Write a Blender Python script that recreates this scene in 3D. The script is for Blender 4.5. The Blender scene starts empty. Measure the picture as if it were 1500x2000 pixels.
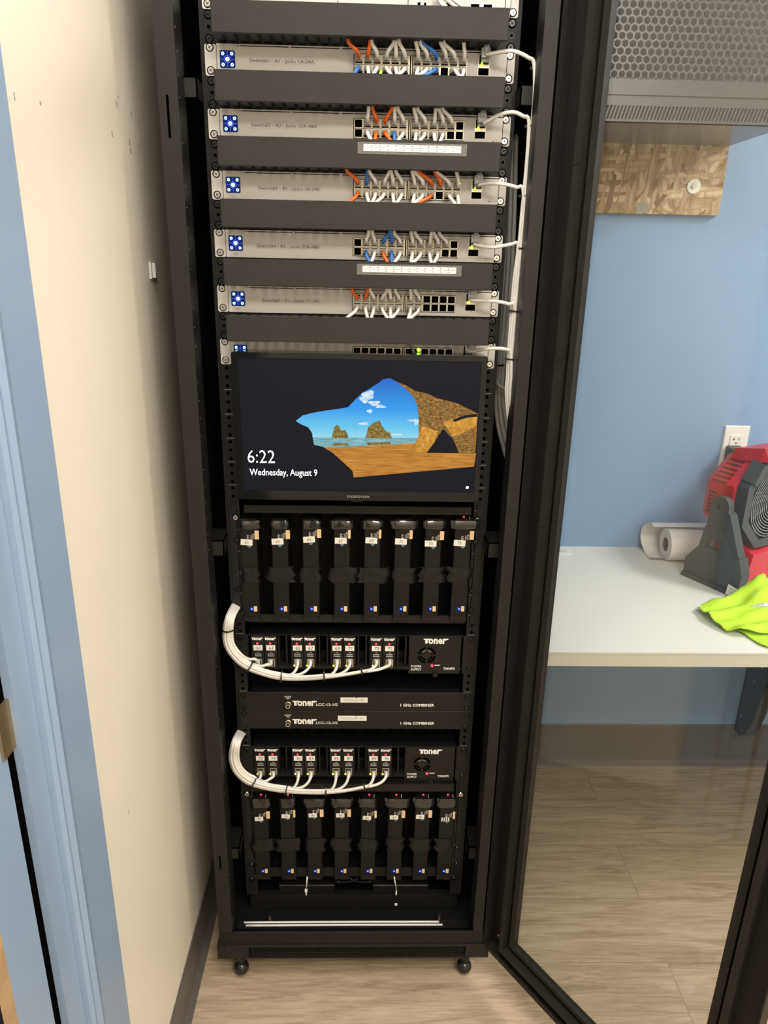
import bpy, math, random
from mathutils import Vector, Matrix

random.seed(7)
C = bpy.context.scene.collection

# ------------------------------------------------------------------ camera
# Working frame: millimetres, x right, y away from the camera, z up,
# z = 0 at the top edge of the first labelled switch; the floor is at -1850.
FLOOR = -1850.0
F_PX = 1405.18
CAM = Vector((14.18, -1291.4, -317.78))
PITCH, YAW, ROLL = 0.3307, 0.0285, 0.0206

def cam_rows():
    B = Matrix(((1, 0, 0), (0, 0, -1), (0, 1, 0)))
    cy, sy = math.cos(YAW), math.sin(YAW)
    Ry = Matrix(((cy, 0, -sy), (0, 1, 0), (sy, 0, cy)))
    cp, sp = math.cos(PITCH), math.sin(PITCH)
    Rp = Matrix(((1, 0, 0), (0, cp, -sp), (0, sp, cp)))
    cr, sr = math.cos(ROLL), math.sin(ROLL)
    Rr = Matrix(((cr, -sr, 0), (sr, cr, 0), (0, 0, 1)))
    return Rr @ Rp @ Ry @ B
RC = cam_rows()

def W(p):
    return Vector((p[0] / 1000.0, p[1] / 1000.0, (p[2] - FLOOR) / 1000.0))

cam_d = bpy.data.cameras.new('camera')
cam = bpy.data.objects.new('camera', cam_d)
C.objects.link(cam)
cam_d.sensor_fit = 'VERTICAL'
cam_d.sensor_height = 24.0
cam_d.lens = F_PX / 2000.0 * 24.0
cam_d.clip_start = 0.02
m3 = Matrix((RC[0], -Vector(RC[1]), -Vector(RC[2]))).transposed()
cam.matrix_world = Matrix.Translation(W(CAM)) @ m3.to_4x4()
bpy.context.scene.camera = cam

# ------------------------------------------------------------------ world, lamps, exposure
sc = bpy.context.scene
sc.view_settings.view_transform = 'Standard'
sc.view_settings.look = 'None'
sc.view_settings.gamma = 1.0
sc.view_settings.use_curve_mapping = False
sc.view_settings.exposure = -0.06
world = bpy.data.worlds.new('world')
sc.world = world
world.use_nodes = True
world.node_tree.nodes['Background'].inputs[0].default_value = (0.9, 0.92, 1.0, 1)
world.node_tree.nodes['Background'].inputs[1].default_value = 0.05

def area(name, loc, sx, sy, watts, col):
    d = bpy.data.lights.new(name, 'AREA')
    d.shape = 'RECTANGLE'; d.size = sx; d.size_y = sy
    d.energy = watts; d.color = col
    o = bpy.data.objects.new(name, d)
    C.objects.link(o)
    o.location = loc
    return o
area('ceiling_lamp_over_rack', (-0.10, -0.78, 2.58), 0.90, 0.50, 25.0, (1.0, 0.95, 0.87))
area('ceiling_lamp_over_desk', (2.1, -0.25, 2.58), 0.6, 0.6, 50.0, (1.0, 0.97, 0.93))
area('fill_light_behind', (0.75, -1.9, 2.58), 1.1, 0.6, 52.0, (1.0, 0.94, 0.86))  # added fill from behind the camera, evens out switches and lower wall

# ------------------------------------------------------------------ helpers
def ray(px, py):
    d = Vector(((px - 750) / F_PX, (py - 1000) / F_PX, 1.0))
    return RC.transposed() @ d
def at(px, py, Y):
    d = ray(px, py); return CAM + d * ((Y - CAM.y) / d.y)
def atz(px, py, Z):
    d = ray(px, py); return CAM + d * ((Z - CAM.z) / d.z)
def atx(px, py, X):
    d = ray(px, py); return CAM + d * ((X - CAM.x) / d.x)

class MB:
    """collects geometry in millimetres; build() links it as ONE mesh object"""
    def __init__(s):
        s.v = []; s.f = []; s.m = []; s.mats = []; s.smooth = []
    def mi(s, mat):
        if mat not in s.mats: s.mats.append(mat)
        return s.mats.index(mat)
    def add(s, vs, fs, mat, smooth=False):
        o = len(s.v); k = s.mi(mat)
        s.v += [tuple(v) for v in vs]
        for f in fs:
            s.f.append([i + o for i in f]); s.m.append(k); s.smooth.append(smooth)
    def box(s, x0, x1, y0, y1, z0, z1, mat, ch=0.0):
        x0, x1 = min(x0, x1), max(x0, x1); y0, y1 = min(y0, y1), max(y0, y1); z0, z1 = min(z0, z1), max(z0, z1)
        if ch <= 0:
            vs = [(x, y, z) for z in (z0, z1) for y in (y0, y1) for x in (x0, x1)]
            s.add(vs, [(0, 2, 3, 1), (4, 5, 7, 6), (0, 1, 5, 4), (2, 6, 7, 3), (0, 4, 6, 2), (1, 3, 7, 5)], mat)
            return
        # front edges (low y) chamfered
        c = ch
        def ring(y, i): return [(x0 + i, y, z0 + i), (x1 - i, y, z0 + i), (x1 - i, y, z1 - i), (x0 + i, y, z1 - i)]
        vs = ring(y0, c) + ring(y0 + c, 0) + ring(y1, 0)
        fs = [(0, 1, 2, 3)]
        for a in (0, 4):
            for i in range(4):
                j = (i + 1) % 4
                fs.append((a + i, a + 4 + i, a + 4 + j, a + j))
        fs.append((11, 10, 9, 8))
        s.add(vs, fs, mat)
    def hexa(s, pts, mat):
        """8 points: bottom ring of 4 then top ring of 4"""
        s.add(pts, [(3, 2, 1, 0), (4, 5, 6, 7), (0, 1, 5, 4), (1, 2, 6, 5), (2, 3, 7, 6), (3, 0, 4, 7)], mat)
    def prism(s, poly, d, mat, smooth=False):
        """poly: 3D points in a plane, d: extrusion vector"""
        n = len(poly); d = Vector(d)
        a = [Vector(p) for p in poly]; b = [p + d for p in a]
        fs = [tuple(range(n)), tuple(range(2 * n - 1, n - 1, -1))]
        s.add(a + b, fs, mat)
        s.add(a + b, [(i, n + i, n + (i + 1) % n, (i + 1) % n) for i in range(n)], mat, smooth)
    def rr(s, x0, x1, z0, z1, y0, y1, r, mat, k=4):
        """rounded rectangle in xz, extruded in y"""
        pts = []
        for cx, cz, a0 in ((x1 - r, z1 - r, 0), (x0 + r, z1 - r, 90), (x0 + r, z0 + r, 180), (x1 - r, z0 + r, 270)):
            for i in range(k + 1):
                a = math.radians(a0 + 90 * i / k)
                pts.append((cx + r * math.cos(a), y0, cz + r * math.sin(a)))
        s.prism(pts, (0, y1 - y0, 0), mat)
    def disc(s, c, r, axis, h, mat, n=20, r2=None, smooth=True):
        c = Vector(c); ax = Vector(axis).normalized()
        u = ax.orthogonal().normalized(); w = ax.cross(u)
        r2 = r if r2 is None else r2
        a = [c + (u * math.cos(2 * math.pi * i / n) + w * math.sin(2 * math.pi * i / n)) * r for i in range(n)]
        b = [c + ax * h + (u * math.cos(2 * math.pi * i / n) + w * math.sin(2 * math.pi * i / n)) * r2 for i in range(n)]
        s.add(a + b, [tuple(range(n - 1, -1, -1)), tuple(range(n, 2 * n))], mat)
        s.add(a + b, [(i, (i + 1) % n, n + (i + 1) % n, n + i) for i in range(n)], mat, smooth)
    def ring(s, c, r0, r1, axis, h, mat, n=28, a0=0.0, a1=360.0, u=None):
        c = Vector(c); ax = Vector(axis).normalized()
        u = Vector(u) if u else ax.orthogonal().normalized()
        w = ax.cross(u)
        full = abs(a1 - a0) >= 359.9
        k = n if full else n + 1
        vs = []
        for i in range(k):
            a = math.radians(a0 + (a1 - a0) * i / n)
            e = u * math.cos(a) + w * math.sin(a)
            vs += [c + e * r0, c + e * r1, c + e * r1 + ax * h, c + e * r0 + ax * h]
        fs = []
        for i in range(n):
            p = 4 * i; q = 4 * ((i + 1) % k)
            for t in range(4):
                t2 = (t + 1) % 4
                fs.append((p + t, q + t, q + t2, p + t2))
        if not full:
            fs += [(0, 3, 2, 1), (4 * n, 4 * n + 1, 4 * n + 2, 4 * n + 3)]
        s.add(vs, fs, mat)
    def ball(s, c, r, mat, nu=20, nv=12, sz=1.0):
        vs = []; fs = []
        for j in range(nv + 1):
            t = math.pi * j / nv
            for i in range(nu):
                a = 2 * math.pi * i / nu
                vs.append((c[0] + r * math.sin(t) * math.cos(a), c[1] + r * math.sin(t) * math.sin(a), c[2] + r * sz * math.cos(t)))
        for j in range(nv):
            for i in range(nu):
                i2 = (i + 1) % nu
                fs.append((j * nu + i, (j + 1) * nu + i, (j + 1) * nu + i2, j * nu + i2))
        s.add(vs, fs, mat, True)
    def tube(s, path, r, mat, n=9, sm=5):
        P = smooth_path([Vector(p) for p in path], sm)
        vs = []; fs = []
        t = (P[1] - P[0]).normalized(); u = t.orthogonal().normalized()
        for i, p in enumerate(P):
            if i == 0: t2 = (P[1] - P[0]).normalized()
            elif i == len(P) - 1: t2 = (P[-1] - P[-2]).normalized()
            else: t2 = (P[i + 1] - P[i - 1]).normalized()
            u = (u - t2 * u.dot(t2)).normalized(); w = t2.cross(u)
            for k in range(n):
                a = 2 * math.pi * k / n
                vs.append(p + (u * math.cos(a) + w * math.sin(a)) * r)
        m = len(P)
        for i in range(m - 1):
            for k in range(n):
                k2 = (k + 1) % n
                fs.append((i * n + k, i * n + k2, (i + 1) * n + k2, (i + 1) * n + k))
        fs.append(tuple(range(n - 1, -1, -1))); fs.append(tuple(range((m - 1) * n, m * n)))
        s.add(vs, fs, mat, True)
    def text(s, txt, org, size, mat, right=(1, 0, 0), up=(0, 0, 1), align='CENTER', width=None, bold=0.0, thick=0.15):
        vs, fs = text_mesh(txt, bold)
        if not vs: return
        xs = [v[0] for v in vs]; ys = [v[1] for v in vs]
        x0, x1, y0 = min(xs), max(xs), 0.0
        sx = size
        if width: sx = width / (x1 - x0)
        cx = {'CENTER': (x0 + x1) / 2, 'LEFT': x0, 'RIGHT': x1}[align]
        R = Vector(right).normalized(); U = Vector(up).normalized(); N = R.cross(U)
        O = Vector(org)
        s.add([O + R * ((v[0] - cx) * sx) + U * (v[1] * size) + N * thick for v in vs], fs, mat)
    def build(s, name, parent=None, loc=None):
        L = parent.get('_loc') if parent else None
        L = Vector(L) if L is not None else Vector((0, 0, 0))
        if parent is None and loc is not None: L = W(loc)
        me = bpy.data.meshes.new(name)
        me.from_pydata([tuple(W(v) - L) for v in s.v], [], s.f)
        for mt in s.mats: me.materials.append(mt)
        me.polygons.foreach_set('material_index', s.m)
        me.polygons.foreach_set('use_smooth', s.smooth)
        me.update()
        import bmesh
        bm = bmesh.new(); bm.from_mesh(me)
        bmesh.ops.recalc_face_normals(bm, faces=bm.faces)
        bm.to_mesh(me); bm.free()
        o = bpy.data.objects.new(name, me)
        C.objects.link(o)
        if parent:
            o.parent = parent; o['_loc'] = L
        else:
            o.location = L; o['_loc'] = L
        return o

def smooth_path(P, k):
    if len(P) < 3 or k <= 1: return P
    out = []
    for i in range(len(P) - 1):
        p0 = P[max(i - 1, 0)]; p1 = P[i]; p2 = P[i + 1]; p3 = P[min(i + 2, len(P) - 1)]
        for j in range(k):
            t = j / k
            out.append(0.5 * ((2 * p1) + (p2 - p0) * t + (2 * p0 - 5 * p1 + 4 * p2 - p3) * t * t + (3 * p1 - p0 - 3 * p2 + p3) * t ** 3))
    out.append(P[-1])
    return out

_tc = {}
def text_mesh(txt, bold=0.0):
    key = (txt, bold)
    if key in _tc: return _tc[key]
    cu = bpy.data.curves.new('lettering_curve', 'FONT')
    cu.body = txt; cu.size = 1.4; cu.resolution_u = 2; cu.offset = bold
    ob = bpy.data.objects.new('lettering_curve', cu)
    C.objects.link(ob)
    dg = bpy.context.evaluated_depsgraph_get()
    me = bpy.data.meshes.new_from_object(ob.evaluated_get(dg))
    r = ([tuple(v.co) for v in me.vertices], [tuple(p.vertices) for p in me.polygons])
    bpy.data.objects.remove(ob); bpy.data.curves.remove(cu); bpy.data.meshes.remove(me)
    _tc[key] = r
    return r

def thing(name, label, cat, loc, group=None):
    o = bpy.data.objects.new(name, None); C.objects.link(o)
    L = W(loc); o.location = L; o['_loc'] = L
    o.empty_display_size = 0.02
    o['label'] = label; o['category'] = cat
    if group: o['group'] = group
    return o
def tag(o, label, cat, group=None, kind=None):
    o['label'] = label; o['category'] = cat
    if group: o['group'] = group
    if kind: o['kind'] = kind
    return o
def struct(mb, name, label=None):
    o = mb.build(name); o['kind'] = 'structure'
    if label: o['label'] = label
    return o
def part(mb, name, parent, label=None):
    o = mb.build(name, parent)
    if label: o['label'] = label
    return o
def copy_part(src, parent, offset_mm, label=None):
    c = src.copy(); C.objects.link(c); c.parent = parent
    c.location = Vector(offset_mm) / 1000.0
    return c

# ------------------------------------------------------------------ materials
def new_mat(name):
    m = bpy.data.materials.new(name); m.use_nodes = True
    return m, m.node_tree.nodes, m.node_tree.links, m.node_tree.nodes['Principled BSDF']
def tex_coord(N, L, scale=(1, 1, 1), rot=(0, 0, 0)):
    g = N.new('ShaderNodeNewGeometry'); mp = N.new('ShaderNodeMapping')
    mp.inputs['Scale'].default_value = scale; mp.inputs['Rotation'].default_value = rot
    L.new(g.outputs['Position'], mp.inputs['Vector'])
    return mp.outputs[0]
def noise(N, L, vec, scale, detail=3, rough=0.5):
    n = N.new('ShaderNodeTexNoise'); n.inputs['Scale'].default_value = scale
    n.inputs['Detail'].default_value = detail; n.inputs['Roughness'].default_value = rough
    L.new(vec, n.inputs['Vector']); return n
def ramp(N, L, fac, stops):
    r = N.new('ShaderNodeValToRGB'); L.new(fac, r.inputs[0])
    e = r.color_ramp.elements
    while len(e) < len(stops): e.new(0.5)
    for i, (p, c) in enumerate(stops):
        e[i].position = p; e[i].color = (*c, 1)
    return r
def surf(name, col, rough=0.5, metal=0.0, var=0.08, nscale=30, bump=0.0, bscale=400, spec=0.5, coat=0.0):
    m, N, L, B = new_mat(name)
    v = tex_coord(N, L)
    n = noise(N, L, v, nscale)
    a = tuple(c * (1 - var) for c in col); b = tuple(min(1, c * (1 + var)) for c in col)
    r = ramp(N, L, n.outputs[0], [(0.3, a), (0.7, b)])
    L.new(r.outputs[0], B.inputs['Base Color'])
    B.inputs['Roughness'].default_value = rough; B.inputs['Metallic'].default_value = metal
    B.inputs['Specular IOR Level'].default_value = spec
    B.inputs['Coat Weight'].default_value = coat
    if bump > 0:
        n2 = noise(N, L, v, bscale, 2)
        bp = N.new('ShaderNodeBump'); bp.inputs['Strength'].default_value = bump
        bp.inputs['Distance'].default_value = 0.001
        L.new(n2.outputs[0], bp.inputs['Height']); L.new(bp.outputs[0], B.inputs['Normal'])
    return m
def glow(name, col, strength):
    m, N, L, B = new_mat(name)
    B.inputs['Base Color'].default_value = (*[c * 0.3 for c in col], 1); B.inputs['Specular IOR Level'].default_value = 0.12
    B.inputs['Emission Color'].default_value = (*col, 1)
    B.inputs['Emission Strength'].default_value = strength
    return m

M = {}
M['cream'] = surf('cream_wall_paint', (0.79, 0.725, 0.615), 0.42, var=0.02, nscale=3, bump=0.08, bscale=180, spec=0.35)
M['blue_wall'] = surf('blue_wall_paint', (0.225, 0.345, 0.53), 0.5, var=0.02, nscale=3, bump=0.1, bscale=160, spec=0.3)
M['blue_trim'] = surf('blue_gloss_trim_paint', (0.26, 0.355, 0.50), 0.3, var=0.02, nscale=5, bump=0.05, bscale=90)
M['ceil'] = surf('white_ceiling_paint', (0.8, 0.8, 0.78), 0.8, var=0.02)
M['rubber'] = surf('dark_grey_rubber_base', (0.10, 0.09, 0.085), 0.38, var=0.06)
M['black'] = surf('black_powder_coated_steel', (0.010, 0.0095, 0.009), 0.42, var=0.1, bump=0.06, bscale=900, spec=0.22)
M['post'] = surf('black_textured_door_steel', (0.017, 0.0155, 0.0135), 0.5, var=0.08, bump=0.05, bscale=900, spec=0.22)
M['rail'] = surf('black_rail_steel', (0.013, 0.0125, 0.012), 0.45, var=0.1, spec=0.22)
M['cover'] = surf('charcoal_duct_plastic', (0.026, 0.024, 0.022), 0.5, var=0.06, bump=0.04, bscale=700, spec=0.22)
M['finger'] = surf('dark_finger_duct_plastic', (0.012, 0.012, 0.013), 0.5, var=0.1, spec=0.22)
M['inner'] = surf('black_interior_shade_in_colour', (0.003, 0.003, 0.003), 0.6, var=0.1, spec=0.22)  # darker copy of the black for inside faces, shade put into the colour
M['hole'] = surf('black_opening', (0.002, 0.002, 0.002), 0.9, var=0.0, spec=0.0)
M['silver'] = surf('silver_switch_shell', (0.60, 0.57, 0.53), 0.38, var=0.02, nscale=8, bump=0.03, bscale=1500, spec=0.4)
M['screw'] = surf('bright_nickel_screw', (0.80, 0.77, 0.70), 0.22, metal=1.0)
M['bscrew'] = surf('black_oxide_screw', (0.012, 0.012, 0.012), 0.22, var=0.1)
M['portmetal'] = surf('tin_port_shell', (0.60, 0.56, 0.46), 0.3, metal=0.75)
M['white_cable'] = surf('white_cable_jacket', (0.74, 0.72, 0.67), 0.42, var=0.03)
M['grey_cable'] = surf('grey_cable_jacket', (0.42, 0.42, 0.41), 0.5, var=0.04)
M['orange_cable'] = surf('orange_cable_jacket', (0.72, 0.13, 0.012), 0.42, var=0.05)
M['blue_cable'] = surf('blue_cable_jacket', (0.035, 0.16, 0.50), 0.42, var=0.05)
M['black_cable'] = surf('black_cable_jacket', (0.012, 0.012, 0.012), 0.4, var=0.05)
M['plug'] = surf('clear_grey_plug_plastic', (0.36, 0.34, 0.31), 0.25, var=0.05)
M['hood'] = surf('pale_plug_boot', (0.52, 0.53, 0.56), 0.3, var=0.05)
M['label'] = surf('white_paper_label', (0.80, 0.78, 0.70), 0.5, var=0.02)
M['tape_lab'] = surf('silver_grey_label_tape', (0.56, 0.53, 0.49), 0.35, var=0.02)
M['ink'] = surf('dark_printing_ink', (0.06, 0.055, 0.05), 0.6, var=0.0)
M['greyink'] = surf('pale_grey_printing_ink', (0.30, 0.29, 0.27), 0.6, var=0.0)
M['print'] = surf('white_screen_print', (0.85, 0.84, 0.80), 0.5, var=0.0)
M['tan'] = surf('tan_sticker', (0.78, 0.56, 0.33), 0.45, var=0.05)
M['dot'] = surf('blue_grey_round_sticker', (0.09, 0.20, 0.27), 0.5, var=0.05)
M['tape2'] = surf('satin_black_electrical_tape', (0.009, 0.009, 0.009), 0.34, var=0.1, bump=0.3, bscale=90, spec=0.3)
M['tape'] = surf('glossy_black_electrical_tape', (0.016, 0.016, 0.015), 0.16, var=0.1, bump=0.35, bscale=50, spec=0.9)
M['enc'] = surf('satin_black_encoder_plastic', (0.009, 0.0085, 0.0075), 0.4, var=0.1, spec=0.22)
M['encdk'] = surf('dark_vent_plastic', (0.006, 0.006, 0.006), 0.5, var=0.1, spec=0.22)
M['panel'] = surf('black_anodised_panel', (0.014, 0.0125, 0.0105), 0.48, var=0.08, bump=0.04, bscale=900, spec=0.22)
M['gloss'] = surf('glossy_black_bezel', (0.006, 0.0065, 0.0065), 0.10, var=0.05, spec=0.35)
M['white'] = surf('white_laminate_worktop', (0.76, 0.74, 0.69), 0.35, var=0.015, nscale=4)
M['edge'] = surf('cream_worktop_edge', (0.66, 0.62, 0.54), 0.45, var=0.02)
M['whitep'] = surf('white_plastic_plate', (0.80, 0.79, 0.75), 0.35, var=0.01)
M['nylon'] = surf('white_nylon_tie', (0.85, 0.85, 0.80), 0.4, var=0.02)
M['red'] = surf('red_tool_plastic', (0.55, 0.020, 0.030), 0.38, var=0.04)
M['dred'] = surf('dark_red_vent_recess', (0.12, 0.006, 0.008), 0.6, var=0.05)
M['dgrey'] = surf('dark_grey_tool_plastic', (0.045, 0.050, 0.050), 0.5, var=0.05, bump=0.05, bscale=700)
M['wire'] = surf('bright_grille_wire', (0.5, 0.5, 0.5), 0.25, metal=0.9)
M['paper'] = surf('white_tissue_paper', (0.78, 0.74, 0.72), 0.85, var=0.03, bump=0.5, bscale=220)
M['card'] = surf('brown_cardboard_core', (0.22, 0.17, 0.12), 0.8, var=0.1)
M['hivis'] = surf('fluorescent_yellow_mesh_fabric', (0.50, 0.74, 0.02), 0.75, var=0.04, bump=0.35, bscale=600)
M['reflect'] = surf('silver_reflective_tape', (0.65, 0.66, 0.66), 0.35, var=0.03)
M['cab'] = surf('grey_brown_cabinet_paint', (0.105, 0.100, 0.102), 0.26, var=0.03, spec=0.7)
M['cabhole'] = surf('cabinet_interior_paint', (0.066, 0.063, 0.065), 0.7, var=0.05)
M['brass'] = surf('brass_hinge', (0.45, 0.33, 0.18), 0.35, metal=0.9)
M['copper'] = surf('coppery_bolt', (0.55, 0.25, 0.15), 0.3, metal=0.8)
M['edgewood'] = surf('tan_door_edge', (0.42, 0.28, 0.14), 0.6, var=0.15)
M['clear_tab'] = surf('milky_clip_plastic', (0.6, 0.6, 0.58), 0.3, var=0.02)
M['red_led'] = glow('red_indicator', (1.0, 0.06, 0.10), 1.6)
M['green_led'] = glow('green_indicator', (0.45, 1.0, 0.05), 2.6)
M['yellow_led'] = glow('amber_indicator', (0.9, 0.85, 0.10), 1.2)
M['white_led'] = glow('white_indicator', (1.0, 1.0, 1.0), 2.2)
M['blue_led'] = glow('blue_indicator', (0.05, 0.12, 1.0), 2.2)
M['disp_bg'] = glow('navy_display', (0.005, 0.014, 0.10), 1.0)
M['disp_blue'] = glow('blue_display_lines', (0.05, 0.12, 0.9), 1.4)
M['disp_ice'] = glow('ice_blue_display_dots', (0.55, 0.85, 1.0), 1.6)
M['scr_dark'] = glow('screen_dark_rock', (0.006, 0.0065, 0.011), 1.0)

def tint_glass():
    m, N, L, B = new_mat('tinted_door_glass')
    N.remove(B)
    out = N['Material Output']
    tr = N.new('ShaderNodeBsdfTransparent'); tr.inputs[0].default_value = (0.905, 0.925, 0.925, 1)
    gl = N.new('ShaderNodeBsdfGlossy'); gl.inputs['Roughness'].default_value = 0.02
    lw = N.new('ShaderNodeLayerWeight'); lw.inputs[0].default_value = 0.5
    pw = N.new('ShaderNodeMath'); pw.operation = 'POWER'; pw.inputs[1].default_value = 5.0
    L.new(lw.outputs['Facing'], pw.inputs[0])
    fr = N.new('ShaderNodeMath'); fr.operation = 'MULTIPLY_ADD'; fr.inputs[1].default_value = 0.95; fr.inputs[2].default_value = 0.045
    L.new(pw.outputs[0], fr.inputs[0])
    v = tex_coord(N, L); n = noise(N, L, v, 6.0, 3)
    mul = N.new('ShaderNodeMath'); mul.operation = 'MULTIPLY_ADD'
    mul.inputs[1].default_value = 0.02; mul.inputs[2].default_value = 0.01
    L.new(n.outputs[0], mul.inputs[0]); L.new(mul.outputs[0], gl.inputs['Roughness'])
    mx = N.new('ShaderNodeMixShader')
    L.new(fr.outputs[0], mx.inputs[0]); L.new(tr.outputs[0], mx.inputs[1]); L.new(gl.outputs[0], mx.inputs[2])
    L.new(mx.outputs[0], out.inputs[0])
    return m
M['glass'] = tint_glass()
def clear_film():
    m, N, L, B = new_mat('clear_adhesive_film')
    B.inputs['Base Color'].default_value = (0.5, 0.48, 0.45, 1)
    B.inputs['Alpha'].default_value = 0.16; B.inputs['Roughness'].default_value = 0.2
    v = tex_coord(N, L); n = noise(N, L, v, 120)
    r = ramp(N, L, n.outputs[0], [(0.3, (0.45, 0.43, 0.40)), (0.7, (0.55, 0.53, 0.5))])
    L.new(r.outputs[0], B.inputs['Base Color'])
    return m
M['film'] = clear_film()

def wood_floor():
    m, N, L, B = new_mat('oak_vinyl_plank_floor')
    v = tex_coord(N, L)
    br = N.new('ShaderNodeTexBrick')
    mp = N.new('ShaderNodeMapping'); L.new(v, mp.inputs[0]); mp.inputs['Location'].default_value = (0.485, 0.055, 0)
    L.new(mp.outputs[0], br.inputs['Vector'])
    br.inputs['Scale'].default_value = 1.0
    br.inputs['Brick Width'].default_value = 1.22; br.inputs['Row Height'].default_value = 0.18
    br.inputs['Mortar Size'].default_value = 0.0012; br.inputs['Mortar Smooth'].default_value = 0.3
    br.inputs['Color1'].default_value = (0.0, 0, 0, 1); br.inputs['Color2'].default_value = (1, 1, 1, 1)
    br.inputs['Mortar'].default_value = (0.5, 0.5, 0.5, 1); br.offset = 0.37
    sh = N.new('ShaderNodeVectorMath'); sh.operation = 'MULTIPLY_ADD'
    sh.inputs[1].default_value = (3.7, 1.3, 2.0); L.new(br.outputs['Color'], sh.inputs[0]); L.new(v, sh.inputs[2])
    st = N.new('ShaderNodeMapping'); st.inputs['Scale'].default_value = (1.6, 17, 1); L.new(sh.outputs[0], st.inputs[0])
    n1 = noise(N, L, st.outputs[0], 3.2, 8, 0.68); n1.inputs['Distortion'].default_value = 1.1
    st2 = N.new('ShaderNodeMapping'); st2.inputs['Scale'].default_value = (4, 90, 1); L.new(sh.outputs[0], st2.inputs[0])
    n2 = noise(N, L, st2.outputs[0], 4, 4, 0.6)
    r1 = ramp(N, L, n1.outputs[0], [(0.28, (0.24, 0.175, 0.11)), (0.46, (0.385, 0.30, 0.205)), (0.56, (0.455, 0.36, 0.25)), (0.75, (0.53, 0.43, 0.31))])
    r2 = ramp(N, L, n2.outputs[0], [(0.35, (0.80, 0.78, 0.75)), (0.6, (1, 1, 1))])
    mx = N.new('ShaderNodeMixRGB'); mx.blend_type = 'MULTIPLY'; mx.inputs[0].default_value = 0.8
    L.new(r1.outputs[0], mx.inputs[1]); L.new(r2.outputs[0], mx.inputs[2])
    mm = N.new('ShaderNodeMixRGB'); mm.blend_type = 'MIX'; mm.inputs[2].default_value = (0.16, 0.12, 0.08, 1)
    ml = N.new('ShaderNodeMath'); ml.operation = 'MULTIPLY'; ml.inputs[1].default_value = 0.6
    L.new(br.outputs['Fac'], ml.inputs[0]); L.new(ml.outputs[0], mm.inputs[0]); L.new(mx.outputs[0], mm.inputs[1])
    L.new(mm.outputs[0], B.inputs['Base Color'])
    B.inputs['Roughness'].default_value = 0.42; B.inputs['Specular IOR Level'].default_value = 0.35
    bp = N.new('ShaderNodeBump'); bp.inputs['Strength'].default_value = 0.15; bp.inputs['Distance'].default_value = 0.001
    L.new(n2.outputs[0], bp.inputs['Height']); L.new(bp.outputs[0], B.inputs['Normal'])
    return m
M['floor'] = wood_floor()

def osb():
    m, N, L, B = new_mat('oriented_strand_board')
    v = tex_coord(N, L)
    prev = None
    for k, (rot, sx, sz) in enumerate(((0.25, 70, 13), (0.95, 80, 15), (-0.55, 75, 14), (1.65, 85, 16), (-0.12, 90, 12))):
        mp = N.new('ShaderNodeMapping'); m0 = N.new('ShaderNodeMapping'); m0.inputs['Rotation'].default_value = (0, rot, 0); L.new(v, m0.inputs[0])
        mp.inputs['Scale'].default_value = (sx, 1, sz)
        mp.inputs['Location'].default_value = (k * 3.1, k * 1.7, k * 2.3)
        L.new(m0.outputs[0], mp.inputs[0])
        vo = N.new('ShaderNodeTexVoronoi'); vo.inputs['Scale'].default_value = 1.0; vo.voronoi_dimensions = '3D'; L.new(mp.outputs[0], vo.inputs['Vector'])
        sep = N.new('ShaderNodeSeparateColor'); L.new(vo.outputs['Color'], sep.inputs[0])
        r = ramp(N, L, sep.outputs[0], [(0.0, (0.30, 0.19, 0.09)), (0.3, (0.47, 0.33, 0.18)), (0.7, (0.57, 0.43, 0.26)), (1.0, (0.72, 0.58, 0.38))])
        sh = ramp(N, L, vo.outputs['Distance'], [(0.35, (1, 1, 1)), (0.75, (0.62, 0.55, 0.48))])
        mq = N.new('ShaderNodeMixRGB'); mq.blend_type = 'MULTIPLY'; mq.inputs[0].default_value = 0.8
        L.new(r.outputs[0], mq.inputs[1]); L.new(sh.outputs[0], mq.inputs[2])
        if prev is None: prev = mq.outputs[0]
        else:
            gt = N.new('ShaderNodeMath'); gt.operation = 'GREATER_THAN'; gt.inputs[1].default_value = 0.66
            L.new(sep.outputs[1], gt.inputs[0])
            mx = N.new('ShaderNodeMixRGB'); L.new(gt.outputs[0], mx.inputs[0]); L.new(prev, mx.inputs[1]); L.new(mq.outputs[0], mx.inputs[2])
            prev = mx.outputs[0]
    st = N.new('ShaderNodeMapping'); st.inputs['Rotation'].default_value = (0, 0.3, 0); st.inputs['Scale'].default_value = (160, 1, 25); L.new(v, st.inputs[0])
    n = noise(N, L, st.outputs[0], 1.0, 4, 0.6)
    r2 = ramp(N, L, n.outputs[0], [(0.3, (0.72, 0.68, 0.62)), (0.6, (1, 1, 1))])
    mx = N.new('ShaderNodeMixRGB'); mx.blend_type = 'MULTIPLY'; mx.inputs[0].default_value = 0.8
    L.new(prev, mx.inputs[1]); L.new(r2.outputs[0], mx.inputs[2]); L.new(mx.outputs[0], B.inputs['Base Color'])
    B.inputs['Roughness'].default_value = 0.75
    return m
M['osb'] = osb()

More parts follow.
